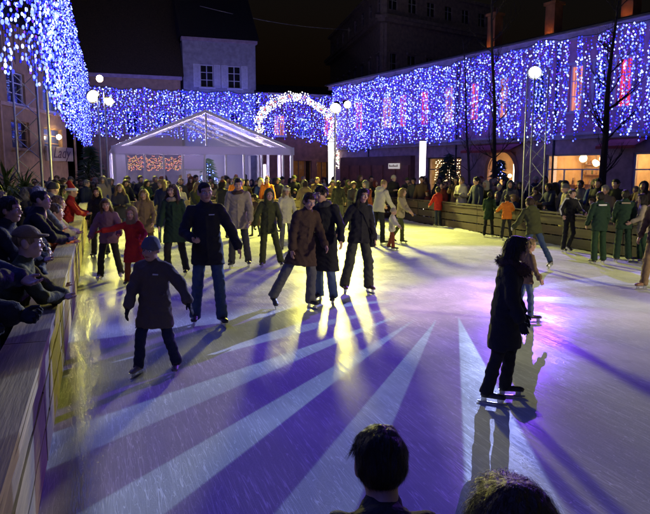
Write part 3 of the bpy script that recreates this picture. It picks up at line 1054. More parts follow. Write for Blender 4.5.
ORD = 'first second third fourth fifth sixth seventh eighth ninth tenth eleventh twelfth thirteenth fourteenth'.split()
n_left = math.ceil((V1 + 2.0 - .1) / 2.2)
k = 0
v = -2.0
while v < V1 - .1:
    # the run goes away from the viewer; local +y would point left, so the ice lies on -y
    v2 = min(v + 2.2, V1)
    barrier_panel(RK(U0, v), RK(U0, v2), M_PLANK, f'pale planked barrier panel with wide top board, {ORD[n_left - k - 1]} from the far corner by the tent', 'pale barrier panels along the spectators', 100 + k, inward=-1, cap=.26)
    v = v2; k += 1
u = U0; j_ = 0
while u < U1 - .1:
    u2 = min(u + 2.0, U1)
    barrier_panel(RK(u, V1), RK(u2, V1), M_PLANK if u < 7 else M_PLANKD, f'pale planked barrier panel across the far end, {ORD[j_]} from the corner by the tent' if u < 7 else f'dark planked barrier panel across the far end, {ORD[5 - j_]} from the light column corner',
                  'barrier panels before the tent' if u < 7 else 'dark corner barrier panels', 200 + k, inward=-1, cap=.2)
    u = u2; k += 1; j_ += 1
v = V1; j_ = 0
while v > 1.2:
    v2 = v - 2.05
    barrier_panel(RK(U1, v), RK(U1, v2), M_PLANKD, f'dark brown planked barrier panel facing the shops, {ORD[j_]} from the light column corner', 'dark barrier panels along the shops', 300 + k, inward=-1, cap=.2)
    v = v2; k += 1; j_ += 1

def snow_ridge(p0, p1, side, label, seed):
    r_ = random.Random(seed); d_ = p1 - p0; n_ = int(d_.length / .12); nx = Vector((-d_.y, d_.x, 0)).normalized() * side
    q_ = MB(); vs, fs = [], []
    for i in range(n_ + 1):
        c_ = p0 + d_ * (i / n_)
        w_ = .16 + .1 * math.sin(i * .31) + r_.uniform(-.05, .07); h_ = .025 + .018 * math.sin(i * .17 + 1) + r_.uniform(-.008, .015)
        for t_, z_ in ((0, h_ * 1.1), (.3, h_), (.65, h_ * .45), (1, -.002)):
            p_ = c_ + nx * (t_ * w_ + .02); vs.append((p_.x, p_.y, max(-.002, z_ + (r_.uniform(-.006, .006) if t_ < 1 else 0))))
    for i in range(n_):
        for j in range(3): fs.append((i * 4 + j, i * 4 + j + 1, i * 4 + j + 5, i * 4 + j + 4))
    q_.add(vs, fs)
    o_ = q_.build('snow_ridge', [pmat('scraped_snow', (.55, .57, .6), .8, var=.15, vscale=30, bump=.5, bscale=60)], None, True)
    tag(o_, label, 'snow', kind='stuff')


snow_ridge(RK(U1 - .02, V1 - .1), RK(U1 - .02, 1.5), -1, 'low ridge of scraped snow along the foot of the dark barrier', 1)
snow_ridge(RK(U0 + .1, V1 - .02), RK(U1 - .1, V1 - .02), -1, 'low ridge of scraped snow along the far end barrier', 2)

# ------------------------------------------------------------------ buildings
def wall_holes(name, L0, L1, Z0, Z1, holes, t, mats, parent, y0=0.0):
    """wall slab in local x/z with rectangular holes; front face at y0, thickness t behind it"""
    xs = sorted({L0, L1, *[min(max(h[0], L0), L1) for h in holes], *[min(max(h[1], L0), L1) for h in holes]})
    b = MB()
    for x0, x1 in zip(xs, xs[1:]):
        if x1 - x0 < 1e-4: continue
        xm = (x0 + x1) / 2
        zs = sorted((max(h[2], Z0), min(h[3], Z1)) for h in holes if h[0] < xm < h[1])
        z = Z0
        for a, c in zs:
            if a > z + 1e-4: b.box(x0, x1, y0, y0 + t, z, a)
            z = max(z, c)
        if z < Z1 - 1e-4: b.box(x0, x1, y0, y0 + t, z, Z1)
    return b.build(name, mats, parent)


def window(parent, x0, x1, z0, z1, pane, frame=M_WHITEWOOD, depth=.16, bars=(2, 3), sill=True, shutter=None, surround=None):
    w = MB(); f = .06
    y = depth
    w.box(x0 + .002, x0 + f, y - .04, y + .04, z0 + .002, z1 - .002); w.box(x1 - f, x1 - .002, y - .04, y + .04, z0 + .002, z1 - .002)
    w.box(x0 + f, x1 - f, y - .04, y + .04, z0 + .002, z0 + f); w.box(x0 + f, x1 - f, y - .04, y + .04, z1 - f, z1 - .002)
    for i in range(1, bars[0]):
        x = x0 + (x1 - x0) * i / bars[0]; w.box(x - .025, x + .025, y - .03, y + .03, z0 + f, z1 - f)
    wn_ = w.build('window', [frame], parent)
    for j in range(1, bars[1]):
        m = MB(); z = z0 + (z1 - z0) * j / bars[1]; m.box(x0 + f, x1 - f, y - .022, y + .018, z - .02, z + .02)
        m.build('glazing_bar', [frame], wn_)
    g_ = MB(); g_.box(x0 + f * .5, x1 - f * .5, y + .042, y + .05, z0 + f * .5, z1 - f * .5)
    g_.build('pane', [pane], wn_)
    if sill:
        s_ = MB(); s_.box(x0 - .1, x1 + .1, -.1, .12, z0 - .1, z0 - .002); s_.build('sill', [surround or frame], wn_)
    if surround:
        s_ = MB(); s_.box(x0 - .14, x0 - .003, -.035, .05, z0, z1 + .14); s_.box(x1 + .003, x1 + .14, -.035, .05, z0, z1 + .14); s_.box(x0 - .003, x1 + .003, -.035, .05, z1 + .003, z1 + .14)
        s_.build('surround', [surround], wn_)
    if shutter:
        for sd in (-1, 1):
            ww = (x1 - x0) * .48
            xa = x0 - ww - .02 if sd < 0 else x1 + .02
            s_ = MB(); s_.box(xa, xa + .05, -.05, -.004, z0, z1); s_.box(xa + ww - .05, xa + ww, -.05, -.004, z0, z1); s_.box(xa + .05, xa + ww - .05, -.05, -.004, z0, z0 + .06); s_.box(xa + .05, xa + ww - .05, -.05, -.004, z1 - .06, z1)
            n = 16
            for i in range(n):
                z = z0 + .07 + (z1 - z0 - .14) * i / n
                s_.box(xa + .05, xa + ww - .05, -.04, -.012, z, z + (z1 - z0 - .14) / n * .7)
            s_.build('shutter', [shutter], wn_)
    return wn_


def lamp_mat(c, s, n): return emat(n, c, s)


E_PINKWIN = pmat('pink_lit_glass', (.25, .05, .07), .3, emit=(1, .12, .22), estr=1.0)
E_ORWIN = pmat('orange_lit_glass', (.3, .1, .06), .3, emit=(1, .32, .22), estr=.9)
E_REDWIN = pmat('red_lit_glass', (.3, .03, .04), .3, emit=(1, .06, .1), estr=1.3)
def curtained(m):
    nt = m.node_tree; bs = nt.nodes['Principled BSDF']
    tc = nt.nodes.new('ShaderNodeTexCoord'); mp = nt.nodes.new('ShaderNodeMapping'); mp.inputs['Scale'].default_value = (9, 1, .5)
    nz = nt.nodes.new('ShaderNodeTexNoise'); nz.inputs['Scale'].default_value = 1.3; nz.inputs['Detail'].default_value = 3
    mr = nt.nodes.new('ShaderNodeMapRange'); mr.inputs[1].default_value = .35; mr.inputs[2].default_value = .7; mr.inputs[3].default_value = .08 * bs.inputs['Emission Strength'].default_value; mr.inputs[4].default_value = 1.2 * bs.inputs['Emission Strength'].default_value
    nt.links.new(tc.outputs['Object'], mp.inputs[0]); nt.links.new(mp.outputs[0], nz.inputs['Vector']); nt.links.new(nz.outputs[0], mr.inputs[0]); nt.links.new(mr.outputs[0], bs.inputs['Emission Strength'])


for m_ in (E_PINKWIN, E_ORWIN, E_REDWIN): curtained(m_)
E_WARM = emat('warm_bulb', (1, .72, .36), 34)
E_WARMROOM = pmat('lit_room_wall', (.55, .36, .2), .8, var=.35, vscale=1.5)
E_GOLD = emat('gold_fairy_bulb', (1, .8, .4), 9)
M_COUNTER = pmat('shop_counter', (.18, .09, .05), .5, var=.3)
M_AWN = pmat('awning_red', (.35, .06, .07), .8, var=.1)

# ---- long mauve building along the right
FO = Vector((1.16, 49.5, 0)); FD = Vector((.4995, -.8663, 0)).normalized(); FANG = math.atan2(FD.y, FD.x)


def FX(px, py):
    r_ = ray(px, py)
    # FO + s*FD = t*(r.x, r.y)
    det = FD.x * (-r_.y) + r_.x * FD.y
    s_ = (-FO.x * (-r_.y) - r_.x * FO.y) / det
    t_ = (FO.y + s_ * FD.y) / r_.y
    return s_, CAMZ + r_.z * t_


FL = 38.0
mb = empty('mauve_building', FO, FANG, 'long mauve building with red-lit upper windows and glowing shops on its ground floor', 'building')
ups = []
for i, (px, y0, y1, wpx, mt) in enumerate(((358, 100, 122, 9, E_PINKWIN), (386, 96, 120, 11, E_ORWIN), (402, 92, 118, 9, E_PINKWIN), (424, 84, 110, 10, E_REDWIN), (448, 80, 114, 11, E_ORWIN), (474, 74, 108, 11, E_PINKWIN), (503, 68, 106, 12, E_ORWIN), (538, 66, 108, 14, M_DARKGLASS),
                                (576, 56, 100, 16, E_ORWIN), (600, 58, 100, 13, M_DARKGLASS), (625, 44, 92, 18, E_REDWIN), (668, 34, 88, 20, E_PINKWIN))):
    sa, za = FX(px - wpx / 2, y1); sb, zb = FX(px + wpx / 2, y0)
    ups.append((sa, sb, 4.75, 6.9, mt))
shops = []
for px0, px1, ytop in ((428, 462, 150), (547, 601, 152), (634, 690, 150)):
    sa, z_ = FX(px0, ytop); sb, z2 = FX(px1, ytop)
    shops.append((sa, sb, .35, min(2.75, 2.75)))
ar0, _ = FX(490, 150); ar1, _ = FX(517, 150)
holes = [(a, b_, c, d) for a, b_, c, d, m_ in ups]
wall_holes('upper_wall', -1.0, FL, 3.75, 8.05, holes, .35, [M_PINK], mb)
wall_holes('ground_floor_wall', -1.0, FL, -.06, 3.45, shops + [(ar0, ar1, -.06, 2.95)], .4, [M_BASE], mb, y0=-.05)
b = MB(); b.box(-1.0, FL, -.22, .3, 3.45, 3.75); b.box(-1.0, FL, -.3, .3, 3.62, 3.7); b.build('string_course', [M_PINKTRIM], mb)
b = MB(); b.box(-1.2, FL + .2, -.35, .35, 8.05, 8.3); b.box(-1.2, FL + .2, -.5, .35, 8.3, 8.42); b.build('cornice', [M_PINKTRIM], mb)
for a, b_, c, d, m_ in ups:
    window(mb, a, b_, c, d, m_, surround=M_PINKTRIM, bars=(2, 3))
rf = MB(); rf.add([(-1.2, -.6, 8.42), (FL + .2, -.6, 8.42), (FL + .2, 6.5, 9.6), (-1.2, 6.5, 9.6), (-1.2, 13, 8.4), (FL + .2, 13, 8.4)], [(0, 1, 2, 3), (3, 2, 5, 4)])
rf.box(-1.0, FL, 12.6, 12.9, 0, 8.3); rf.box(-1.0, -.7, .4, 12.6, 0, 8.3); rf.box(FL - .3, FL, .4, 12.6, 0, 8.3)
roof = rf.build('roof', [M_SLATE], mb)
for s_ in (4.0, 13.2, 20.3, 27.6):
    q = MB(); q.tube((s_, -.09, .1), (s_, -.09, 8.0), .05, .05, 8)
    for z_ in (1.2, 3.2, 5.4, 7.4): q.tube((s_, -.09, z_), (s_, -.09, z_ + .06), .065, .065, 8)
    q.build('downpipe', [M_BLACKM], mb)
q = MB(); q.tube((-1.2, -.62, 8.38), (FL + .2, -.62, 8.38), .07, .07, 8); q.build('gutter', [M_BLACKM], mb)
# chimneys lit by small amber lamps at their feet
M_BRICK = brick_like('chimney_brick', (.4, .16, .07))
for px, y0, nth in ((474, 22, 'first'), (532, 12, 'second'), (609, -4, 'third')):
    s_, z_ = FX(px, y0)
    yb = 1.6
    p = FO + FD * s_
    zt = CAMZ + (169 - y0) / FPX * (p.y + 1.2)
    c = MB(); c.box(s_ - .3, s_ + .3, yb - .3, yb + .3, 8.5, zt - .2); c.box(s_ - .38, s_ + .38, yb - .38, yb + .38, zt - .2, zt - .05)
    ch = c.build('chimney', [M_BRICK], roof)
    c = MB(); c.tube((s_ - .12, yb, zt - .06), (s_ - .12, yb, zt + .3), .1, .08); c.tube((s_ + .14, yb, zt - .06), (s_ + .14, yb, zt + .22), .1, .08); c.build('chimney_pot', [M_POT], ch)
    le = empty('roof_lamp', FO + FD * s_ + Vector((-.866, -.4995, 0)) * -.75, FANG, f'small amber lamp at the foot of the {nth} chimney from the tall corner house', 'lamp', 'amber roof lamps')
    zr = 8.42 + (.75 + .6) / 7.1 * 1.18
    le.location.z = zr
    c = MB(); c.box(-.09, .09, -.08, .08, -.02, .14); c.build('housing', [M_BLACKM], le)
    c = MB(); c.box(-.07, .07, .082, .088, .03, .12); c.build('lens', [emat('amber_lens', (1, .4, .08), 6)], le)
    ld = bpy.data.lights.new('amber', 'SPOT'); ld.energy = 6; ld.color = (1, .42, .1); ld.spot_size = R(70); ld.spot_blend = .6; ld.shadow_soft_size = .05
    lo_ = bpy.data.objects.new('amber', ld); COL.objects.link(lo_); lo_.parent = le; lo_.location = (0, .12, .12)
    lo_.rotation_euler = (R(125), 0, 0)


def shop_room(parent, a, b_, z1, depth=3.2, tag_='shop'):
    c = MB()
    c.box(a - .3, b_ + .3, depth, depth + .1, -.06, z1 + .3); c.box(a - .4, a - .3, .36, depth, -.06, z1 + .3); c.box(b_ + .3, b_ + .4, .36, depth, -.06, z1 + .3)
    c.box(a - .3, b_ + .3, .36, depth, z1 + .3, z1 + .4); c.box(a - .3, b_ + .3, .36, depth, -.05, .0)
    return c.build('room', [E_WARMROOM], parent)


for i, (a, b_, c0, d) in enumerate(shops):
    rm = shop_room(mb, a, b_, d)
    f = MB(); t = .07
    f.box(a + .002, a + t, .06, .16, c0 + .002, d - .002); f.box(b_ - t, b_ - .002, .06, .16, c0 + .002, d - .002); f.box(a + t, b_ - t, .06, .16, c0 + .002, c0 + t); f.box(a + t, b_ - t, .06, .16, d - t, d - .002)
    f.box(a + t, b_ - t, .06, .15, d - .75, d - .69)
    n = 3 if b_ - a > 2.4 else 2
    for j in range(1, n):
        x = a + (b_ - a) * j / n; f.box(x - .03, x + .03, .07, .15, c0 + t, d - .75)
    sw = f.build('shop_window', [M_WHITEWOOD if i else pmat('dark_frame', (.06, .04, .04), .5)], mb)
    gq = MB(); gq.box(a + .03, b_ - .03, .1, .106, c0 + .03, d - .03); gq.build('pane', [M_GLASS], sw)
    r2 = random.Random(40 + i)
    if i == 0:
        # curtain of warm fairy lights behind the glass
        for j in range(16):
            x = a + .1 + (b_ - a - .2) * (j + .5) / 16
            q = MB(); q.tube((x, .5, d - .1), (x, .5, c0 + .1), .004, n=4)
            q.mat(1)
            for z in np.arange(c0 + .15, d - .1, .17): q.ball((x + r2.uniform(-.05, .05), .5, z + r2.uniform(-.05, .05)), .03, 5, 3)
            q.build('fairy_string', [M_CABLE, E_GOLD], mb)
    else:
        for j in range(12):
            x = r2.uniform(a + .3, b_ - .3); y = r2.uniform(.7, 2.6); z = d - r2.uniform(.12, .6)
            q = MB(); q.tube((x, y, d + .28), (x, y, z), .012, n=5); q.build('lamp_cord', [M_CABLE], mb)
            q = MB(); q.ball((x, y, z), r2.uniform(.09, .19), 10, 6); q.build('pendant_lamp', [E_WARM], mb, True)
        for sh in range(4):
            zz_ = .7 + .52 * sh
            q = MB(); q.box(a - .1, b_ + .1, 2.9, 3.18, zz_, zz_ + .04); q.build('shelf', [M_COUNTER], mb)
            x = a
            while x < b_:
                q = MB(); wq, hq = r2.uniform(.06, .14), r2.uniform(.14, .38); q.tube((x, 3.02, zz_ + .04), (x, 3.02, zz_ + .04 + hq * .65), wq * .5, wq * .45, 8); q.tube((x, 3.02, zz_ + .04 + hq * .65), (x, 3.02, zz_ + .04 + hq), wq * .2, wq * .18, 8)
                q.build('shelf_jar', [r2.choice((M_POT, M_OCHRE, M_FIR, M_AWN, M_WHITEWOOD))], mb)
                x += r2.uniform(.16, .4)
        for j in range(6):
            x = a + (b_ - a) * (j + .5) / 6
            q = MB(); hh_ = r2.uniform(.7, 1.3); q.box(x - .22, x + .22, 1.6, 2.0, 0, hh_); q.box(x - .26, x + .26, 1.56, 2.04, hh_, hh_ + .05); q.build('counter', [M_COUNTER], mb)
            for kk in range(2):
                q = MB(); xx = x + r2.uniform(-.15, .15); hq = r2.uniform(.2, .4); q.tube((xx, 1.75, hh_ + .05), (xx, 1.75, hh_ + .05 + hq * .6), .07, .05, 8); q.tube((xx, 1.75, hh_ + .05 + hq * .6), (xx, 1.75, hh_ + .05 + hq), .03, .025, 8)
                q.build('display_jar', [M_POT if kk else M_OCHRE], mb)
# arched doorway
c = MB(); xm = (ar0 + ar1) / 2; rad = (ar1 - ar0) / 2; zc = 2.95 - rad
for j in range(14):
    t0, t1 = math.pi * j / 14, math.pi * (j + 1) / 14
    for r0_, r1_ in ((rad, rad + .22),):
        q = [(xm + rr * math.cos(t), yy, zc + rr * math.sin(t)) for yy in (-.14, -.052) for rr, t in ((r0_, t0), (r1_, t0), (r1_, t1), (r0_, t1))]
        c.add(q, [(0, 1, 2, 3), (7, 6, 5, 4), (0, 4, 5, 1), (1, 5, 6, 2), (2, 6, 7, 3), (3, 7, 4, 0)])
    # spandrel filling between the arch and its square opening
    q = [(xm + rad * math.cos(t), yy, zc + rad * math.sin(t)) for yy in (0, .3) for t in (t0, t1)] + [(xm + rad * math.cos(t), yy, 2.96) for yy in (0, .3) for t in (t0, t1)]
    c.add(q, [(0, 1, 5, 4), (2, 6, 7, 3), (0, 2, 3, 1)])
c.box(ar0 - .22, ar0 - .002, -.14, -.052, 0, zc); c.box(ar1 + .002, ar1 + .22, -.14, -.052, 0, zc)
c.build('door_arch', [brick_like('arch_brick', (.38, .2, .12))], mb)
shop_room(mb, ar0, ar1, 2.95, 2.6)
q = MB(); q.box(xm - .09, xm + .09, .9, 1.0, .2, 2.6); q.build('light_strip', [emat('strip_light', (1, .85, .6), 5)], mb)
for j in range(5):
    q = MB(); q.ball((xm + rnd.uniform(-.6, .6), rnd.uniform(.6, 1.8), rnd.uniform(.9, 2.1)), .1, 8, 5); q.build('pendant_lamp', [E_WARM], mb, True)
# awnings
for px0, px1 in ((474, 524), (610, 650)):
    a, _ = FX(px0, 145); b_, _ = FX(px1, 145)
    q = MB(); q.add([(a, -.06, 3.4), (b_, -.06, 3.4), (b_, -1.0, 3.05), (a, -1.0, 3.05), (b_, -1.0, 2.92), (a, -1.0, 2.92), (a, -.06, 3.36), (b_, -.06, 3.36), (b_, -.98, 3.01), (a, -.98, 3.01)], [(0, 3, 2, 1), (3, 5, 4, 2), (6, 7, 8, 9)])
    q.build('awning', [M_AWN], mb)

# ---- houses across the back; local frame runs along UH
BO = Vector((-15.7, 45.2, 0))


def back_x(px, off=0.0):
    r_ = ray(px, 169); o = BO + VH * off
    det = UH.x * (-r_.y) + r_.x * UH.y
    return (-o.x * (-r_.y) - r_.x * o.y) / det


def back_house(name, label, px0, px1, zeave, wallm, wins, ground, roofm, ridge, depth=9.0, off=0.0, shutter=None):
    x0, x1 = back_x(px0, off), back_x(px1, off)
    e = empty(name, BO + VH * off, RINK_ANG, label, 'building')
    hs = [(x0 + (x1 - x0) * a - w / 2, x0 + (x1 - x0) * a + w / 2, z0, z1) for a, w, z0, z1, m_ in wins]
    wall_holes('wall', x0, x1, -.06, zeave, hs + [tuple(g_[:4]) for g_ in ground], .35, [wallm], e)
    for (a, w, z0, z1, m_), h_ in zip(wins, hs):
        window(e, *h_, m_, shutter=shutter, bars=(2, 3))
    b = MB(); b.box(x0 - .1, x1 + .1, -.3, .34, zeave, zeave + .22); b.build('cornice', [M_PINKTRIM], e)
    r_ = MB(); zr = zeave + .22
    ym = depth / 2
    r_.add([(x0 - .2, -.5, zr), (x1 + .2, -.5, zr), (x1 + .2, ym, zr + ridge), (x0 - .2, ym, zr + ridge), (x0 - .2, depth, zr), (x1 + .2, depth, zr)], [(0, 1, 2, 3), (3, 2, 5, 4), (0, 3, 4), (1, 5, 2)])
    r_.build('roof', [roofm], e)
    for bx_ in ((x0, x0 + .3, .36, depth - .3), (x1 - .3, x1, .36, depth - .3), (x0, x1, depth - .3, depth)):
        b = MB(); b.box(*bx_, -.06, zeave); b.build('side_wall', [wallm], e)
    return e, x0, x1


D = M_DARKGLASS
back_house('low_eaved_house', 'house with low brown eave and big dark tiled roof behind the tent', 84, 183, 8.5, M_OCHRE, [(.2, .9, 4.6, 6.2, D), (.5, .9, 4.6, 6.2, D), (.8, .9, 4.6, 6.2, D)], [], M_TILE, 9.0, depth=12, off=1.2)
e_, x0, x1 = back_house('grey_house', 'grey rendered house with two shuttered windows showing above the light curtain', 186, 257, 11.4, M_GREYWALL, [(.32, 1.0, 8.1, 9.75, D), (.7, 1.0, 8.1, 9.75, D), (.32, 1.0, 4.6, 6.3, D), (.7, 1.0, 4.6, 6.3, D)], [], M_SLATE, 5.2, off=1.4, shutter=M_SHUTTER)
xa, xb = back_x(296), back_x(330)
e_, x0, x1 = back_house('red_brown_house', 'low red-brown house with dark shopfront behind the lit arch', 259, 341, 7.6, M_REDWALL, [(.25, .9, 4.6, 6.2, E_ORWIN), (.55, .9, 4.6, 6.2, D), (.85, .9, 4.6, 6.2, E_PINKWIN)], [(xa, xa + 1.6, -.06, 2.7), (xa + 2.0, xb + .6, .5, 2.6)], M_SLATE, 1.2, off=1.0)
for a, b_, z0, z1 in ((xa, xa + 1.6, -.06, 2.7), (xa + 2.0, xb + .6, .5, 2.6)):
    q = MB(); q.box(a, b_, 1.6, 1.7, z0, z1); q.build('shop_back', [pmat('dim_room', (.3, .13, .06), .8, emit=(1, .35, .1), estr=.06, var=.4, vscale=3)], e_)
    q = MB(); nb = 3
    for j in range(nb + 1):
        x = a + .03 + (b_ - a - .06) * j / nb; q.box(x - .03, x + .03, .1, .18, z0 + .01, z1 - .01)
    q.box(a, b_, .1, .17, z0 + .5, z0 + .56); q.build('shopfront_frame', [pmat('brown_frame', (.1, .05, .03), .5)], e_)
    q = MB(); q.box(a + .01, b_ - .01, .19, .196, z0 + .01, z1 - .01); q.build('pane', [M_GLASS], e_)

# far ground-floor annex between the red-brown house and the mauve building, with its small white sign
s0, _ = FX(345, 150); s1_, _ = FX(416, 150)
q = MB(); q.box(s0, s1_, -.42, -.06, -.06, 2.9); q.build('wooden_shopfront', [pmat('shopfront_wood', (.13, .05, .03), .55, var=.3, vscale=2)], mb)
for j in range(6):
    a = s0 + (s1_ - s0) * (j + .1) / 6; b_ = s0 + (s1_ - s0) * (j + .9) / 6
    q = MB(); q.box(a, b_, -.47, -.425, .25, 2.3); q.build('shopfront_panel', [pmat('shopfront_panel', (.17, .06, .03), .45, var=.3, vscale=3)], mb)
sa, za = FX(395, 168); sb, zb = FX(406, 164)
sg = empty('shop_sign', FO + FD * ((sa + sb) / 2) + Vector((-.866, -.4995, 0)) * .55, FANG, 'small lit white sign on the dark wooden shopfront', 'sign')
sg.location.z = za - .05
q = MB(); q.box(-(sb - sa) / 2, (sb - sa) / 2, 0, .06, 0, .36); q.build('board', [pmat('sign_white', (.7, .68, .62), .5, emit=(1, .9, .75), estr=.35)], sg)
q = MB()
for j in range(7): q.box(-.5 + j * .14, -.5 + j * .14 + .09, -.006, -.001, .12, .22 + .05 * (j % 3 == 0))
q.build('lettering', [M_REDWALL], sg)

# ---- tall corner house behind
TC = Vector((5.4, 62, 0))
for nm, end, flip in (('tall_corner_house', Vector((15.4, 69.4, 0)), False), ('tall_corner_house', Vector((1.1, 85, 0)), True)):
    pass
th = empty('tall_corner_house', TC, 0, 'tall dark stone corner house with cornice rising above the light curtain', 'building')
for end, nwin in ((Vector((17.5, 70.8, 0)), 6), (Vector((.7, 87, 0)), 8)):
    d_ = end - TC
    left = end.x < TC.x
    L_ = d_.length
    a0 = end if left else TC
    sub = bpy.data.objects.new('wing', None); COL.objects.link(sub); sub.parent = th
    dd = (TC - end).normalized() if left else d_.normalized()
    sub.location = a0 - TC; sub.rotation_euler = (0, 0, math.atan2(dd.y, dd.x))
    hs = []
    for i in range(nwin):
        x = L_ * (i + .5) / nwin
        for z0, z1 in ((6.2, 8.3), (10.4, 12.9), (16.9, 18.2)):
            hs.append((x - .55, x + .55, z0, z1))
    wall_holes('wall', 0, L_, -.06, 18.9, hs, .4, [M_TALL], sub)
    for h_ in hs:
        # panes set back in their openings, each a part with its own bars
        q = MB(); q.box(h_[0], h_[1], .2, .22, h_[2], h_[3]); q.mat(1)
        q.box((h_[0] + h_[1]) / 2 - .04, (h_[0] + h_[1]) / 2 + .04, .13, .19, h_[2], h_[3]); q.box(h_[0], h_[1], .14, .185, h_[2] * .35 + h_[3] * .65 - .03, h_[2] * .35 + h_[3] * .65 + .03)
        q.build('window', [D, M_SHUTTER], sub)
        if h_[3] < 14:
            q = MB(); q.box(h_[0] - .15, h_[1] + .15, -.12, -.003, h_[2] - .15, h_[2]); q.build('sill', [M_TALL], sub)
            q = MB(); q.box(h_[0] - .15, h_[1] + .15, -.18, -.003, h_[3] + .1, h_[3] + .3); q.build('lintel', [M_TALL], sub)
    q = MB(); q.box(-.3, L_ + .3, -.6, -.003, 15.6, 15.9); q.box(-.3, L_ + .3, -.8, -.003, 15.9, 16.2); q.build('cornice', [M_TALL], sub)
    q = MB(); q.box(-.2, L_ + .2, -.3, .42, 18.9, 19.2); q.build('parapet', [M_TALL], sub)
    q = MB(); q.box(-.02, .9, -.06, -.004, 0, 15.6) if not left else q.box(L_ - .9, L_ + .02, -.06, -.004, 0, 15.6); q.build('quoin_strip', [M_TALL], sub)

# ---- ochre shop on the left
OA, OB = Vector((-14.3, 25.4, 0)), Vector((-14.55, 36.6, 0))
OD = (OB - OA).normalized(); LL = (OB - OA).length
ls = empty('ochre_shop', OA, math.atan2(OD.y, OD.x), 'ochre shop house with framed shopfront and script sign behind the lattice tower', 'building')


def LX(px):
    r_ = ray(px, 169); det = OD.x * (-r_.y) + r_.x * OD.y
    return (-OA.x * (-r_.y) - r_.x * OA.y) / det


def LZ(py, px=40): return AT(px, py, (OA + OD * LX(px)).y).z


whs = [(LX(12), LX(30), LZ(108), LZ(78)), (LX(47), LX(62), LZ(108), LZ(78)), (LX(14), LX(32), LZ(150), LZ(124)), (LX(46), LX(64), LZ(150), LZ(126)), (LX(-25), LX(-5), LZ(150), LZ(124)), (LX(-25), LX(-8), LZ(108), LZ(78))]
wall_holes('wall', 0, LL, -.06, 8.2, whs, .35, [M_OCHRE], ls)
E_DIMW = pmat('dim_lit_glass', (.05, .06, .08), .2, emit=(.4, .5, .9), estr=.05)
for i, h_ in enumerate(whs): window(ls, *h_, E_DIMW if i % 2 else D, frame=M_OCHRE if i > 1 else M_WHITEWOOD)
q = MB(); a, b_ = LX(3), LX(76); z0, z1 = LZ(166), LZ(112)
q.box(a, a + .14, -.08, -.003, -.06, z1); q.box(b_ - .14, b_, -.08, -.003, -.06, z1); q.box(a, b_, -.1, -.003, z1, z1 + .16)
q.build('shopfront_surround', [pmat('tan_surround', (.5, .32, .16), .6, var=.15)], ls)
q = MB(); q.box(-.1, LL + .15, -.4, .4, 8.2, 8.5); q.build('cornice', [M_OCHRE], ls)
q = MB(); q.add([(-.2, -.5, 8.5), (LL + .2, -.5, 8.5), (LL + .2, 5, 12.5), (-.2, 5, 12.5), (LL + .2, 10, 8.5), (-.2, 10, 8.5)], [(0, 1, 2, 3), (3, 2, 4, 5), (0, 3, 5), (1, 4, 2)]); q.build('roof', [M_TILE], ls)
for xx in (0, LL - .3): q = MB(); q.box(xx, xx + .3, .36, 9.6, 0, 8.2); q.build('side_wall', [M_OCHRE], ls)
wl = MB(); wl.ball((LX(56), -.25, LZ(135)), .13, 10, 6); wl.build('wall_lamp', [emat('wall_globe', (1, .76, .45), 70)], ls, True)
sg = empty('script_sign', OA + OD * LX(59) + Vector((.14, 0, LZ(161, 59))), math.atan2(OD.y, OD.x), 'long cream shop sign with dark script lettering on the ochre shop', 'sign')
q = MB(); q.box(-(LX(72) - LX(46)) / 2, (LX(72) - LX(46)) / 2, 0, .1, 0, LZ(147, 59) - LZ(161, 59)); q.build('board', [pmat('sign_cream', (.42, .34, .22), .5, var=.1)], sg)
fc = bpy.data.curves.new('lettering', 'FONT'); fc.body = 'Lady'; fc.size = .85; fc.shear = .35; fc.extrude = .004; fc.align_x = 'CENTER'
fo = bpy.data.objects.new('lettering_tmp', fc); COL.objects.link(fo)
dg = bpy.context.evaluated_depsgraph_get(); lm = bpy.data.meshes.new_from_object(fo.evaluated_get(dg)); bpy.data.objects.remove(fo)
lm.materials.clear(); lm.materials.append(pmat('sign_script', (.08, .03, .02), .5))
lt = obj('lettering', lm, sg, loc=(.1, -.008, .16)); lt.scale = (1.5, 1, 1); lt.rotation_euler = (R(90), 0, 0)

# ------------------------------------------------------------------ light curtains
E_B = [emat('bulb_white_blue', (.2, .26, 1), 7), emat('bulb_ice_blue', (.08, .115, 1), 5.5), emat('bulb_blue', (.018, .025, 1), 4), emat('bulb_violet', (.12, .03, 1), 2.6), emat('bulb_glow_blue', (.012, .012, .9), 1.7),  # dim deep-blue bulbs are added to stand for the glow between bright ones
       emat('bulb_pink', (1, .25, .65), 1.0)]


def bulb(b, c, r, sz, mi):
    b.mi = mi
    x, y, z = c
    vs = [(x, y, z + r * sz), (x + r, y, z), (x, y + r, z), (x - r, y, z), (x, y - r, z), (x, y, z - r * sz * .8)]
    b.add(vs, [(0, 1, 2), (0, 2, 3), (0, 3, 4), (0, 4, 1), (5, 2, 1), (5, 3, 2), (5, 4, 3), (5, 1, 4)])


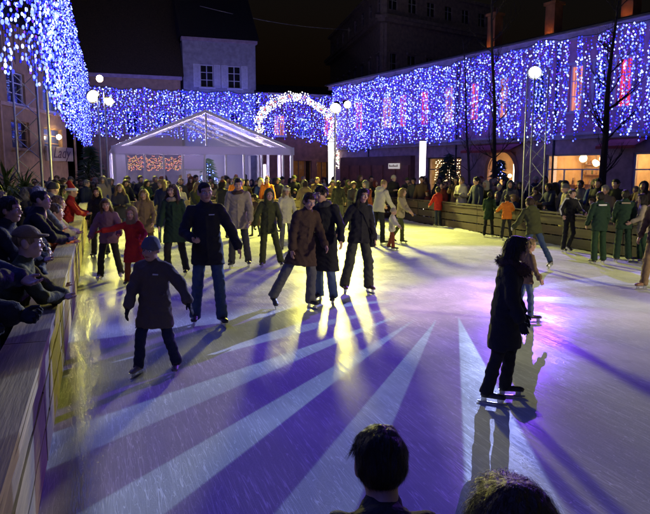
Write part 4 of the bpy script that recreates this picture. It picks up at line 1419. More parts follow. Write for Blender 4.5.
def light_curtain(label, pts, n, step, rad, weights, seed, skip=None, jit=.1, sz=1.3, rounded=0.0, wave=0.0):
    """pts: list of (x, y, zbottom, ztop) along the run"""
    r_ = random.Random(seed)
    P = [Vector(p[:2]) for p in pts]
    cum = [0]
    for a, b_ in zip(P, P[1:]): cum.append(cum[-1] + (b_ - a).length)
    tot = cum[-1]

    def at_(t):
        s_ = t * tot
        for i in range(len(P) - 1):
            if s_ <= cum[i + 1] + 1e-6:
                f = (s_ - cum[i]) / (cum[i + 1] - cum[i])
                q = P[i].lerp(P[i + 1], f)
                return q, pts[i][2] + (pts[i + 1][2] - pts[i][2]) * f, pts[i][3] + (pts[i + 1][3] - pts[i][3]) * f
        return P[-1], pts[-1][2], pts[-1][3]
    e = empty('light_curtain', (P[0].x, P[0].y, 0), 0, label, 'light curtain')
    o = Vector((P[0].x, P[0].y))
    c = MB(); prev = None
    for i in range(61):
        q, zb, zt = at_(i / 60)
        zt += wave * (math.sin(i / 60 * 41) + .7 * math.sin(i / 60 * 97 + 1))
        p = Vector((q.x - o.x, q.y - o.y, zt + .04))
        if prev is not None: c.tube(prev, p, .018, n=5, cap=False)
        prev = p
    c.build('support_cable', [M_CABLE], e)
    for i in range(n):
        t = min(.9999, max(0, (i + .5 + r_.uniform(-.55, .55)) / n))
        q, zb, zt = at_(t)
        zt += wave * (math.sin(t * 41) + .7 * math.sin(t * 97 + 1)) + wave * r_.uniform(-.5, .5)
        zb += wave * 2.0 * math.sin(t * 23 + 2)
        den = 1.0 if skip is None else skip(t)
        if r_.random() > den: continue
        zb2 = zb + (zt - zb) * max(0, r_.gauss(0, .07)) + r_.uniform(-.15, .35)
        if r_.random() < .12: zb2 += (zt - zb) * r_.uniform(.1, .45)
        q = q - o
        b = MB(); b.mi = 0
        b.tube((q.x, q.y, zt + .03), (q.x, q.y, zb2), .006, n=3, cap=False)
        z = zt - r_.uniform(0, step)
        while z > zb2:
            w = r_.random(); mi = 0
            for mi, ww in enumerate(weights):
                w -= ww
                if w < 0: break
            rr = rad * (1.15 if mi < 2 else .85) * r_.uniform(.75, 1.2)
            c_ = (q.x + r_.gauss(0, jit), q.y + r_.gauss(0, jit), z)
            if t < rounded: b.mi = mi + 1; b.ball(c_, rr, 6, 4, sz)
            else: bulb(b, c_, rr, sz, mi + 1)
            z -= step * r_.uniform(.6, 1.4)
        b.build('light_string', [M_CABLE] + E_B, e)
    return e


W_COOL = (.24, .24, .26, .12, .14)
# over the left side of the rink: near end high, then running away beside the planks
lp = []
for u_, v_ in ((-1.9, -5), (-1.9, .5)):
    p = RK(u_, v_); lp.append((p.x, p.y, 3.9, 10.6))
for px, d_, yb, zt in ((-150, 6.5, 20, 10.6), (-60, 8.6, 40, 10.6), (0, 11.5, 65, 10.6), (45, 16, 86, 10.6), (60, 22, 118, 10.5), (75, 32, 136, 10.3), (85, 40, 145, 9.2), (92, 44, 148, 8.0)):
    p = AT(px, yb, d_); lp.append((p.x, p.y, p.z, zt))
light_curtain('tall curtain of icy blue light strings beside the lattice tower, above the leaning spectators', lp, 440, .15, .025, (.2, .28, .28, .08, .16), 5, jit=.05, sz=1.5, rounded=.6)
# across the back
bp_ = []
for px, yb in ((94, 139), (150, 138), (200, 140), (255, 138), (290, 139), (341, 150)):
    p = BO + UH * back_x(px) - VH * .5
    zb = AT(px, yb, p.y).z
    bp_.append((p.x, p.y, zb, 7.55))
light_curtain('wide curtain of violet-blue light strings across the house fronts behind the tent', bp_, 230, .15, .042, (.14, .2, .31, .17, .18), 6, jit=.04, wave=.06)
# along the mauve building
rp = []
for px, yb in ((341, 150), (400, 146), (450, 140), (500, 138), (540, 141), (600, 138), (650, 142), (700, 140), (790, 138)):
    s_, z_ = FX(px, yb); p = FO + FD * s_ + Vector((-.866, -.4995, 0)) * .75
    zb = AT(px, yb, p.y).z
    rp.append((p.x, p.y, zb, 8.0))
tot_s = FX(790, 140)[0] - FX(341, 150)[0]
wint = [((a + b_) / 2 - FX(341, 150)[0]) / tot_s for a, b_, *_ in ups]
wint2 = [w_ - .004 for w_ in wint]


def rskip(t):
    k_ = min(abs(t - w_) for w_ in wint2) * tot_s
    base = .98 if t < .45 else .92
    return base if k_ > .55 else (.85 if t < .4 else .62)


light_curtain('long curtain of blue light strings hung before the mauve building', rp, 330, .13, .037, (.18, .22, .31, .11, .18), 8, skip=rskip, jit=.035, wave=.09)

# ------------------------------------------------------------------ illuminated garland arch
ga = empty('garland_arch', BO + UH * back_x(300) - VH * 1.4, RINK_ANG, 'illuminated garland arch of white, red and green ornaments before the back curtain', 'decoration')
E_GW, E_GR, E_GG = emat('garland_white', (1, .93, .78), 3.5), emat('garland_red', (1, .25, .2), 1.5), emat('garland_green', (.5, 1, .6), 1.2)
gx = lambda px: back_x(px, -1.4) - back_x(300)
gz = lambda px, py: AT(px, py, (BO + UH * back_x(px) - VH * 1.4).y).z
apts = [(261, 138), (259, 120), (266, 110), (277, 101), (290, 97), (304, 98), (316, 106), (327, 113), (334, 124), (331, 138), (333, 150), (339, 160), (343, 170)]
ap = [Vector((gx(a), 0, gz(a, c_))) for a, c_ in apts]
q = MB()
for a, b_ in zip(ap, ap[1:]): q.tube(a, b_, .03, n=6)
q.tube(ap[0], (ap[0].x, 0, -.05), .04, n=6); q.tube(ap[-1], (ap[-1].x, 0, -.05), .04, n=6)
q.build('arch_frame', [M_STEELP], ga)
rr = random.Random(3)
spots = []
for a, b_ in zip(ap, ap[1:]): spots += [a, a.lerp(b_, .5)]
spots.append(ap[-1])
for i, p in enumerate(spots):
    q = MB()
    big = .46 if i in (6, 8, 10) else rr.uniform(.26, .36)
    # rosette of bulbs
    for ring, nb in ((big, 14), (big * .62, 9), (big * .25, 4)):
        q.mi = 3
        for j in range(12):
            t0_, t1_ = 2 * math.pi * j / 12, 2 * math.pi * (j + 1) / 12
            q.tube((p.x + ring * math.cos(t0_), -.05, p.z + ring * .8 * math.sin(t0_)), (p.x + ring * math.cos(t1_), -.05, p.z + ring * .8 * math.sin(t1_)), .014, n=4)
        for sx_, sz_ in ((1, 0), (0, 1)): q.tube((p.x - ring * sx_, -.05, p.z - ring * .8 * sz_), (p.x + ring * sx_, -.05, p.z + ring * .8 * sz_), .01, n=4)
        for j in range(nb):
            t = 2 * math.pi * j / nb
            q.mi = 0 if ring > big * .5 else rr.choice((1, 1, 2))
            q.ball((p.x + ring * math.cos(t) + rr.uniform(-.05, .05), -.05, p.z + ring * .8 * math.sin(t) + rr.uniform(-.05, .05)), .045, 6, 4)
    q.build('ornament', [E_GW, E_GR, E_GG, M_STEELP], ga)

# ------------------------------------------------------------------ clear-roofed tent
TL = Vector((-10.1, 31, 0)); TW, TD, TE, TR = 8.85, 10.0, 3.1, 4.9
M_TPVC = bpy.data.materials.new('translucent_white_sheet'); M_TPVC.use_nodes = True
_n = M_TPVC.node_tree; _d = _n.nodes['Principled BSDF']; _d.inputs['Base Color'].default_value = (.8, .78, .85, 1); _d.inputs['Roughness'].default_value = .4
_t = _n.nodes.new('ShaderNodeBsdfTranslucent'); _t.inputs[0].default_value = (.85, .8, .95, 1); _m = _n.nodes.new('ShaderNodeMixShader'); _m.inputs[0].default_value = .5
_n.links.new(_d.outputs[0], _m.inputs[1]); _n.links.new(_t.outputs[0], _m.inputs[2]); _n.links.new(_m.outputs[0], _n.nodes['Material Output'].inputs[0])
tn = empty('marquee_tent', TL, RINK_ANG, 'white framed marquee tent with clear gable roof and glazed front', 'tent')
def bars(name, segs, w=.1, h=.12, mat=M_ALU):
    q = MB()
    for a, b_ in segs: q.bar(a, b_, w, h)
    return q.build(name, [mat], tn)
for y in (0, 2.5, 5, 7.5, 10):
    bars('rafter', [((0, y, TE), (TW / 2, y, TR)), ((TW / 2, y, TR), (TW, y, TE))], .1, .14)
    for x in (0.0, TW): bars('corner_post' if y in (0, 10) else 'side_post', [((x, y, -.06), (x, y, TE - .01))], .14, .14)
bars('ridge_beam', [((TW / 2, .06, TR - .02), (TW / 2, TD - .06, TR - .02))])
bars('gable_post', [((TW / 2, .01, TE + .1), (TW / 2, .01, TR - .1))], .1, .1)
for x in (0, TW): bars('eave_beam', [((x, .06, TE - .08), (x, TD - .06, TE - .08))], .12, .2)
q = MB(); q.box(-.12, TW + .12, -.1, -.03, TE - .33, TE + .06); q.build('fascia', [M_TPVC], tn)
for j, y in enumerate((0, 2.5, 5, 7.5)):
    for sd in (0, 1):
        q = MB()
        xa, xb = (0, TW / 2) if sd == 0 else (TW, TW / 2)
        q.add([(xa, y + .06, TE + .085), (xb, y + .06, TR + .085), (xb, y + 2.44, TR + .085), (xa, y + 2.44, TE + .085)], [(0, 1, 2, 3)])
        q.build('roof_sheet', [M_PVC], tn)
for sd in (0, 1):
    q = MB(); xa = .15 if sd == 0 else TW - .15; xm_ = TW / 2 - .07 if sd == 0 else TW / 2 + .07
    q.add([(xa, -.01, TE + .05), (xm_, -.01, TE + .05), (xm_, -.01, TR - .13)], [(0, 1, 2)]); q.build('gable_sheet', [M_PVC], tn)
fpx = [127, 145, 164, 183, 205, 226, 244, 262, 283]
def TXp(px):
    r_ = ray(px, 169); det = UH.x * (-r_.y) + r_.x * UH.y
    return (-TL.x * (-r_.y) - r_.x * TL.y) / det
for px in fpx: x = TXp(px); bars('front_post', [((x, 0, -.06), (x, 0, TE - .335))], .09, .08)
E_GARL = [emat('garland_pink', (1, .35, .3), .8), emat('garland_amber', (1, .6, .25), .8)]
for a, b_ in zip(fpx[:3], fpx[1:4]):
    xa, xb = TXp(a) + .06, TXp(b_) - .06
    q = MB(); q.box(xa, xb, .02, .03, .1, TE - .36); q.build('front_pane', [M_GLASS], tn)
    for kk in range(3):
        q = MB(); rr = random.Random(a + kk)
        pp = None
        for j in range(15):
            x = xa + (xb - xa) * j / 14; z = TE - .5 - .22 * kk - .12 * math.sin(math.pi * ((j % 7) / 6.0))
            q.mi = 0
            if pp: q.tube(pp, (x, .5, z), .02, n=4, cap=False)
            pp = (x, .5, z)
            for _ in range(3):
                q.mi = rr.choice((1, 1, 2)); q.ball((x + rr.uniform(-.05, .05), .5 + rr.uniform(-.05, .05), z + rr.uniform(-.09, .09)), .028, 5, 3)
        q.build('garland', [M_FIR] + E_GARL, tn)
xa, xb = TXp(183) + .06, TXp(205) - .06
q = MB(); q.box(xa, xb, .0, .04, 2.05, TE - .36); q.build('white_panel', [M_TPVC], tn)
q = MB(); q.box(xa, xa + .08, -.01, .05, -.05, 2.04); q.box(xb - .08, xb, -.01, .05, -.05, 2.04); q.box(xa + .08, xb - .08, -.01, .05, 1.96, 2.04); q.build('door_frame', [M_ALU], tn)
q = MB(); q.box(-.02, TW, 9.96, 9.98, 0, TE - .1); q.build('back_sheet', [M_PVC], tn)
for i in range(4):
    q = MB(); q.bar((.3 + 2.15 * i, .55, 2.98), (1.9 + 2.15 * i, .55, 2.98), .05, .05); q.build('tube_lamp', [emat('tent_lamp', (.74, .62, 1), 260)], tn)
xl = TXp(275)
q = MB(); q.bar((xl, 2.2, .3), (xl, 2.2, 2.3), .12, .12); q.build('light_tube', [emat('pink_white_tube', (1, .85, .95), 4)], tn)
# dressed fir inside the tent
def fir_tree(loc, h, label, lights=0, seed=1, group=None):
    e = empty('fir_tree', loc, 0, label, 'fir tree', group)
    r_ = random.Random(seed)
    q = MB(); q.tube((0, 0, 0), (0, 0, h * .95), .05 * h / 2, .01, 7); q.build('trunk', [M_BARK], e)
    q = MB()
    for i in range(int(260 * h / 2)):
        t = r_.random() ** .7; z = h * (.12 + .86 * t); rad = (1 - t) * .3 * h + .04
        a = r_.uniform(0, 6.28); rr_ = rad * r_.uniform(.5, 1.08)
        c_ = Vector((rr_ * math.cos(a), rr_ * math.sin(a), z - .1 * rr_)); out = Vector((math.cos(a), math.sin(a), -.25))
        sd = Vector((-math.sin(a), math.cos(a), 0)); L_ = .16 * h / 2 + .1; w_ = .05
        tip = c_ + out * L_
        q.add([c_ - out * L_ * .4, c_ + sd * w_ + Vector((0, 0, -.03)), tip, c_ - sd * w_ + Vector((0, 0, -.03)), c_ + Vector((0, 0, .04))], [(0, 1, 4), (1, 2, 4), (2, 3, 4), (3, 0, 4)])
    q.build('crown', [M_FIR], e)
    if lights:
        q = MB()
        for i in range(lights):
            t = r_.random(); z = h * (.15 + .8 * t); rad = (1 - t) * .3 * h + .06; a = r_.uniform(0, 6.28)
            q.mi = r_.choice((0, 0, 1)); q.ball((rad * math.cos(a), rad * math.sin(a), z), .03, 5, 3)
        q.build('fairy_lights', [E_B[0], E_B[1]], e)
    return e
p = TL + UH * TXp(218) + VH * 3
fir_tree((p.x, p.y, -.05), 2.7, 'fir tree dressed with blue fairy lights inside the tent', 110, 4)
p = FO + FD * FX(470, 170)[0] + Vector((-.866, -.4995, 0)) * 1.6
fir_tree((p.x, p.y, -.05), 3.0, 'slim unlit fir tree against the mauve wall between shop and arch', 0, 6)
p = FO + FD * FX(516, 170)[0] + Vector((-.866, -.4995, 0)) * 1.2
fir_tree((p.x, p.y, -.05), 2.6, 'fir tree with pale lights beside the arched doorway', 40, 9)
p = AT(91, 170, 30.5)
fir_tree((p.x, p.y, -.05), 3.2, 'dark fir tree beside the floodlight mast left of the tent'.replace(' left of the tent', ' next to the tent'), 0, 11)

# ------------------------------------------------------------------ masts, towers, floodlights
def lattice_tower(loc, h, w, rz, label, mat=M_STEELP):
    e = empty('lattice_tower', loc, rz, label, 'tower')
    L3 = [Vector((-w * .5, 0, 0)), Vector((w * .5, 0, 0)), Vector((w * .1, w * .85, 0))]
    for p in L3:
        q = MB(); q.tube(p + Vector((0, 0, -.06)), p + Vector((0, 0, h)), .028, n=8); q.build('leg', [mat], e)
    for a, b_ in ((0, 1), (1, 2), (2, 0)):
        q = MB(); n = int(h / .55); z = .1
        for i in range(n):
            A, B = (L3[a], L3[b_]) if i % 2 else (L3[b_], L3[a])
            q.tube(A + Vector((0, 0, .1 + i * .55)), B + Vector((0, 0, .1 + (i + 1) * .55)), .011, n=5, cap=False)
        q.build('lattice_brace', [mat], e)
    q = MB(); q.box(-w * .8, w * .8, -w * .3, w * 1.1, -.06, -.03); q.build('base_plate', [M_BLACKM], e)
    return e


def spot(parent, loc, target, energy, color, size, blend, soft, name='flood'):
    ld = bpy.data.lights.new(name, 'SPOT'); ld.energy = energy; ld.color = color; ld.spot_size = R(size); ld.spot_blend = blend; ld.shadow_soft_size = soft
    o = bpy.data.objects.new(name, ld); COL.objects.link(o); o.parent = parent
    wp = parent.matrix_world.translation if False else Vector(parent.location)
    o.location = loc
    d_ = Vector(target) - (wp + Vector(loc))
    o.rotation_euler = d_.to_track_quat('-Z', 'Y').to_euler()
    return o


def flood_head(parent, z, target, energy, color, size, lens, soft=.45, w=.5, off=Vector((0, 0, 0)), blend=.4):
    """a boxy lamp head at height z aimed at target; parent has no rotation"""
    base = Vector(parent.location) + off + Vector((0, 0, z))
    d_ = (Vector(target) - base).normalized()
    rm = d_.to_track_quat('-Z', 'Y').to_matrix()
    hd = bpy.data.objects.new('lamp_head', None)
    q = MB(); hgt = w * .8
    q.tube(tuple(rm @ Vector((0, 0, .02))), tuple(rm @ Vector((0, 0, .3))), w * .48, w * .28, 16)
    q.tube(tuple(rm @ Vector((0, 0, .02))), tuple(rm @ Vector((0, 0, -.06))), w * .48, w * .5, 16, cap=False)
    hd = q.build('lamp_head', [M_BLACKM], parent, loc=off + Vector((0, 0, z)))
    q = MB(); q.add([tuple(rm @ Vector((w * .42 * math.cos(t), w * .42 * math.sin(t), -.02))) for t in np.arange(0, 6.283, .3927)], [tuple(range(15, -1, -1))])
    q.build('lens', [lens], hd)
    q = MB(); q.tube((0, 0, 0), (0, 0, -.25), .02, n=6); q.build('bracket', [M_BLACKM], hd)
    return spot(parent, tuple(off + Vector((0, 0, z)) + d_ * .06), target, energy, color, size, blend, soft)


E_FLOOD = emat('flood_lens', (1, .9, .55), 60)
E_FLOODC = emat('projector_lens', (.85, .9, 1), 40)
CEN = RK(5.5, 10.5)
# flood mast near the lit arch
PA = AT(335, 169, 27.5)
fm = empty('floodlight_mast', (PA.x, PA.y, -.06), 0, 'floodlight on a slim mast beside the white light column and the lit arch', 'floodlight')
q = MB(); q.tube((0, 0, 0), (0, 0, AT(335, 107, 27.5).z), .05, .04, 10); q.build('mast', [M_STEELP], fm)
zA = AT(337, 108, 27.5).z
flood_head(fm, zA, RK(6, 20), FLOOD_A, (1, .93, .13), 84, E_FLOOD, w=.5, off=Vector((.02, -.15, .06)), blend=.8)
flood_head(fm, zA, RK(10.5, 13), FLOOD_A * .5, (1, .93, .2), 46, E_FLOOD, w=.34, off=Vector((.5, -.12, .2)))
# flood mast at the other far corner
PB = AT(101, 169, 27)
fm = empty('floodlight_mast', (PB.x, PB.y, -.06), 0, 'twin floodlight mast at the end of the icy blue curtain, beside the tent', 'floodlight')
for dx in (0, .28):
    q = MB(); q.tube((dx, 0, 0), (dx, 0, AT(101, 90, 27).z), .045, .035, 10); q.build('mast', [M_STEELP], fm)
zB = AT(100, 95, 27).z
flood_head(fm, zB, RK(5, 18), FLOOD_B, (1, .92, .13), 56, E_FLOOD, w=.55, off=Vector((-.15, -.15, 0)))
flood_head(fm, zB, RK(3, 20), FLOOD_B * .4, (1, .92, .13), 60, E_FLOOD, w=.36, off=Vector((.5, -.1, -.2)))
q = MB(); q.ball((.12, 0, AT(101, 77, 27).z), .14, 10, 6); q.build('globe_lamp', [emat('globe_warm', (1, .7, .3), 40)], fm, True)

# unseen third mast, added at the near corner to light faces from the front
PD = RK(12.3, .5)
fm = empty('floodlight_mast', (PD.x, PD.y, -.06), 0, 'unseen floodlight mast added at the near end of the dark barrier', 'floodlight')
q = MB(); q.tube((0, 0, 0), (0, 0, 3.6), .05, .04, 10); q.build('mast', [M_STEELP], fm)
flood_head(fm, 3.6, RK(4.0, 17, 1.4), FLOOD_FILL, (1, .84, .6), 60, E_FLOOD, w=.6, off=Vector((-.1, .12, .05)))

# left lattice tower that carries the curtain
pt = AT(30, 169, 17)
lattice_tower((pt.x, pt.y, 0), AT(40, 62, 17).z, .62, 0, 'bright lattice tower carrying the icy blue curtain beside the ochre shop')
pt = AT(51, 169, 17.5)
q = empty('mast', (pt.x, pt.y, -.06), 0, 'plain steel mast standing beside the lattice tower', 'mast')
m_ = MB(); m_.tube((0, 0, 0), (0, 0, AT(48, 66, 17.5).z), .035, .03, 10); m_.build('pole', [M_STEELP], q)
m_ = MB(); m_.box(-.15, .15, -.15, .15, 0, .03); m_.build('base_plate', [M_BLACKM], q)

# right tower with the star projector
PC = AT(534, 169, 20.6)
lt_ = lattice_tower((PC.x, PC.y, 0), AT(534, 68, 20.6).z, .66, 0, 'lattice tower with a bright projector on top behind the dark barrier')
zC = AT(528, 73, 20.6).z
STAR = G(452, 295)
oC = Vector((-.15, -.15, zC))
star = flood_head(lt_, zC, STAR, 1.0, (1, 1, 1), 62, E_FLOODC, w=.42, off=Vector((-.15, -.15, 0)), blend=.35, soft=.008)
star.data.energy = STAR_W
nt = star.data; nt.use_nodes = True; nt = nt.node_tree
em = nt.nodes['Emission']
dz = (STAR - (Vector(lt_.location) + oC)).normalized(); dx = dz.cross(Vector((0, 0, 1))).normalized(); dy = dx.cross(dz)
geo = nt.nodes.new('ShaderNodeNewGeometry')


def dotv(vv):
    n = nt.nodes.new('ShaderNodeVectorMath'); n.operation = 'DOT_PRODUCT'; n.inputs[1].default_value = vv
    nt.links.new(geo.outputs['Incoming'], n.inputs[0]); return n.outputs['Value']


def mth(op, a, b_=None, c_=None):
    n = nt.nodes.new('ShaderNodeMath'); n.operation = op
    for i, x in enumerate((a, b_, c_)):
        if x is None: continue
        if isinstance(x, (int, float)): n.inputs[i].default_value = x
        else: nt.links.new(x, n.inputs[i])
    return n.outputs[0]


zz = dotv(dz); ga_, gb_ = mth('DIVIDE', dotv(dx), zz), mth('DIVIDE', dotv(dy), zz)
rad_ = mth('SQRT', mth('ADD', mth('MULTIPLY', ga_, ga_), mth('MULTIPLY', gb_, gb_)))
th_ = mth('ARCTAN2', gb_, ga_)
NR = 18
fr = mth('FRACT', mth('ADD', mth('MULTIPLY', th_, NR / (2 * math.pi)), 10.3))
tri = mth('MULTIPLY', mth('ABSOLUTE', mth('SUBTRACT', fr, .5)), 2.0)
half = mth('MULTIPLY', mth('SUBTRACT', 1.0, mth('DIVIDE', .056, mth('MAXIMUM', rad_, .001))), .66)
edge = mth('SUBTRACT', half, tri)
mask = nt.nodes.new('ShaderNodeMapRange'); mask.inputs[1].default_value = -.02; mask.inputs[2].default_value = .03
nt.links.new(edge, mask.inputs[0])
mixc = nt.nodes.new('ShaderNodeMix'); mixc.data_type = 'RGBA'
inn = nt.nodes.new('ShaderNodeMix'); inn.data_type = 'RGBA'; inn.inputs['A'].default_value = (.66, .3, 1.05, 1); inn.inputs['B'].default_value = (.17, .045, .74, 1)
inr = nt.nodes.new('ShaderNodeMapRange'); inr.interpolation_type = 'SMOOTHSTEP'; inr.inputs[1].default_value = .03; inr.inputs[2].default_value = .1; nt.links.new(rad_, inr.inputs[0])
nt.links.new(inr.outputs[0], inn.inputs['Factor']); nt.links.new(inn.outputs['Result'], mixc.inputs['A'])
mixc.inputs['A'].default_value = (.2, .07, .72, 1); mixc.inputs['B'].default_value = (.56, .68, 1.42, 1)
# the gobo is a part star: strong rays to one side, fainter ones opposite


def sector(cen, full, none, lowv, topv):
    sec = nt.nodes.new('ShaderNodeMapRange'); sec.interpolation_type = 'SMOOTHSTEP'
    sec.inputs[1].default_value = R(full) / (2 * math.pi); sec.inputs[2].default_value = R(none) / (2 * math.pi); sec.inputs[3].default_value = topv; sec.inputs[4].default_value = lowv
    nt.links.new(mth('ABSOLUTE', mth('SUBTRACT', mth('FRACT', mth('ADD', mth('DIVIDE', mth('SUBTRACT', th_, R(cen)), 2 * math.pi), .5)), .5)), sec.inputs[0])
    return sec.outputs[0]


secv = mth('MAXIMUM', sector(78, 52, 60, .1, 1.0), sector(-166, 18, 30, .1, .3))
uneven = mth('ADD', .8, mth('MULTIPLY', mth('SINE', mth('ADD', mth('MULTIPLY', th_, 11.0), mth('MULTIPLY', rad_, 26.0))), .2))
nt.links.new(mth('MULTIPLY', mth('MULTIPLY', mask.outputs[0], secv), uneven), mixc.inputs['Factor']); fade = nt.nodes.new('ShaderNodeMapRange'); fade.interpolation_type = 'SMOOTHSTEP'
fade.inputs[1].default_value = .12; fade.inputs[2].default_value = .23; fade.inputs[3].default_value = 1.0; fade.inputs[4].default_value = .45
nt.links.new(rad_, fade.inputs[0])
dim = nt.nodes.new('ShaderNodeVectorMath'); dim.operation = 'SCALE'
nt.links.new(mixc.outputs['Result'], dim.inputs[0]); far_ = mth('SUBTRACT', 1.0, mth('MULTIPLY', sector(-90, 60, 105, 0.0, .72), inr.outputs[0]))
nt.links.new(mth('MAXIMUM', mth('MULTIPLY', fade.outputs[0], far_), mth('MULTIPLY', mask.outputs[0], secv)), dim.inputs['Scale'])
nt.links.new(dim.outputs[0], em.inputs[0])

# white light columns
for px, y0, d_, lab in ((331, 141, 34, 'slim white light column under the floodlight mast, before the red-brown house'), (423, 140, 30, 'white light column at the corner of the dark barrier by the wooden shopfront')):
    p = AT(px, y0, d_)
    e = empty('light_column', (p.x, p.y, -.06), 0, lab, 'light column')
    q = MB(); q.tube((0, 0, .12), (0, 0, p.z), .12, .15, 14); q.build('diffuser', [emat('column_light', (1, .93, .88), 3.5)], e, True)
    q = MB(); q.tube((0, 0, 0), (0, 0, .12), .22, .2, 14); q.build('base', [M_BLACKM], e)
    q = MB(); q.tube((0, 0, p.z), (0, 0, p.z + .05), .16, .16, 14); q.build('top_cap', [M_STEELP], e)

# ------------------------------------------------------------------ bare trees, plants, cable
def bare_tree(loc, h, r0, label, seed, lean=0.0):
    e = empty('bare_tree', loc, 0, label, 'tree', None)
    r_ = random.Random(seed)
    q = MB(); pts = []
    p = Vector((0, 0, -.06)); d_ = Vector((lean, 0, 1)).normalized()
    n = 9
    for i in range(n + 1):
        pts.append(p.copy()); p = p + d_ * (h / n); d_ = (d_ + Vector((r_.uniform(-.05, .05), r_.uniform(-.05, .05), 0))).normalized()
    for i in range(n): q.tube(pts[i], pts[i + 1], r0 * (1 - i / n * .8), r0 * (1 - (i + 1) / n * .8), 9, cap=False)
    q.build('trunk', [M_BARK], e)
    q = MB()

    def branch(p, d_, L_, r_0, depth):
        a = p; n_ = 4; rr_ = r_0
        for i in range(n_):
            b_ = a + d_ * (L_ / n_)
            q.tube(a, b_, rr_, rr_ * .75, 5, cap=False)
            rr_ *= .75; a = b_
            d_ = (d_ + Vector((r_.uniform(-.2, .2), r_.uniform(-.2, .2), r_.uniform(-.02, .2)))).normalized()
            if depth < 2:
                for _ in range(1 + (depth == 0 and r_.random() < .5)):
                    nd = (d_ + Vector((r_.uniform(-.8, .8), r_.uniform(-.8, .8), r_.uniform(.0, .5)))).normalized()
                    branch(a, nd, L_ * r_.uniform(.4, .6), rr_ * .8, depth + 1)
    for i in range(2, n):
        for _ in range(3):
            an = r_.uniform(0, 6.28)
            branch(pts[i].lerp(pts[i + 1], r_.random()), Vector((math.cos(an), math.sin(an), r_.uniform(.5, 1.1))).normalized(), h * r_.uniform(.1, .2) * (1.15 - i / n * .5), r0 * .3 * (1 - i / n * .6), 0)
    q.build('crown', [M_BARK], e)
    return e


p = AT(495, 169, 27); bare_tree((p.x, p.y, 0), 10.5, .11, 'slim bare tree before the arched doorway', 3)
p = AT(603, 169, 22.5); bare_tree((p.x, p.y, 0), 8.0, .15, 'bare tree with a thick trunk between the two lit shop windows', 5)
p = AT(470, 169, 33); bare_tree((p.x, p.y, 0), 8.5, .08, 'thin bare sapling between the fairy-lit shop and the arch', 8)


def spiky_plant(loc, h, label, seed):
    e = empty('spiky_plant', loc, 0, label, 'plant')
    r_ = random.Random(seed)
    q = MB(); q.tube((0, 0, 0), (0, 0, .45), .2, .27, 12); q.build('pot', [M_POT], e)
    q = MB(); q.tube((0, 0, .4), (0.03, 0, h * .6), .06, .045, 7); q.build('stem', [M_BARK], e)
    q = MB()
    for i in range(110):
        z = h * r_.uniform(.45, .75); a = r_.uniform(0, 6.28); el = r_.uniform(-.35, 1.2); L_ = r_.uniform(.45, .8)
        o = Vector((.02, 0, z)); d_ = Vector((math.cos(a) * math.cos(el), math.sin(a) * math.cos(el), math.sin(el))); sd = Vector((-math.sin(a), math.cos(a), 0)) * .022
        m1 = o + d_ * L_ * .5; m2 = o + d_ * L_ + Vector((0, 0, -.14 * L_))
        q.add([o - sd * .6, o + sd * .6, m1 + sd, m1 - sd, m2], [(0, 1, 2, 3), (3, 2, 4)])
    q.build('leaves', [M_LEAF], e)


for px, d_, h_, lab in ((4, 12.5, 2.6, 'large spiky-leaved plant in a pot behind the leaning spectators'), (22, 14.5, 2.3, 'smaller spiky-leaved plant in a pot at the foot of the lattice tower'), (88, 29, 3.0, 'tall spiky-leaved plant near the twin floodlight mast')):
    p = AT(px, 169, d_); spiky_plant((p.x, p.y, -.06), h_, lab, int(px) + 50)

q = empty('overhead_cable', AT(200, 6, 50), 0, 'thin overhead cable strung across the dark sky', 'cable')
a, b_ = AT(200, 6, 50), AT(352, 30, 58)
m_ = MB(); prev = None
for i in range(25):
    t = i / 24; c_ = a.lerp(b_, t) - a; c_.z -= .35 * math.sin(math.pi * t)
    if prev is not None: m_.tube(prev, c_, .02, n=5, cap=False)
    prev = c_
m_.build('cable', [pmat('cable_pale', (.4, .38, .36), .5)], q)
# ------------------------------------------------------------------ skaters
def skater(px, feet, heady, yaw, label, group='skaters on the ice', **kw):
    p = G(px, feet)
    top = AT(px, heady, p.y).z
    return person(p, R(yaw), label, group, top=top, **kw)


skater(158, 374, 236, -4, 'child in grey beanie and long brown coat skating with arms held out', child=.75, male=True, coat='taupe', coatlen=.2, puff=1.18, trousers='navy', hair=('crop', 'brown'), hat=('beanie', 'grey'),
       hand=('relaxed:glove', 'open:glove'), skate_mat=BOOTG, legs=((10, 12, 20), (2, 10, 22)), arms=((8, 20, 20, 8), (10, 44, 22, 26)), head=(-8, 8, 3), lean=9, side=2, logo=True)
skater(209, 325, 182, 14, 'man-sized skater in black jacket and blue jeans with one fist before the belly'.replace('man-sized', 'tall'), male=True, coat='black', coatlen=.14, puff=1.06, trousers='jeans', hair=('crop', 'dark'),
       hand=('fist', 'relaxed'), legs=((-4, 6, 8), (14, 5, 24)), arms=((14, 20, 72, -28), (-4, 28, 22, 20)), head=(12, 4, -3), lean=3, side=-2, twist=-6, logo=True)
skater(177, 276, 184, -4, 'skater in dark green coat with long curly hair and pale scarf', male=False, coat='dark_green', coatlen=.2, trousers='black', hair=('curly', 'brown'), scarf='beige', arms=((8, 16, 44, 2), (-8, 14, 10, 10)), skin=2, head=(-12, 2, 5), legs=((14, 4, 22), (-8, 5, 10)), twist=8)
skater(240, 267, 178, 3, 'skater in pale beige jacket standing behind the black-jacketed skater', male=True, coat='beige', coatlen=.14, puff=1.12, trousers='charcoal', hair=('crop', 'dark'), arms=((-6, 12, 6, 8), (10, 14, 30, 2)), head=(6, 16, 3), legs=((8, 5, 18), (-6, 6, 12)), lean=5, scarf='brown')
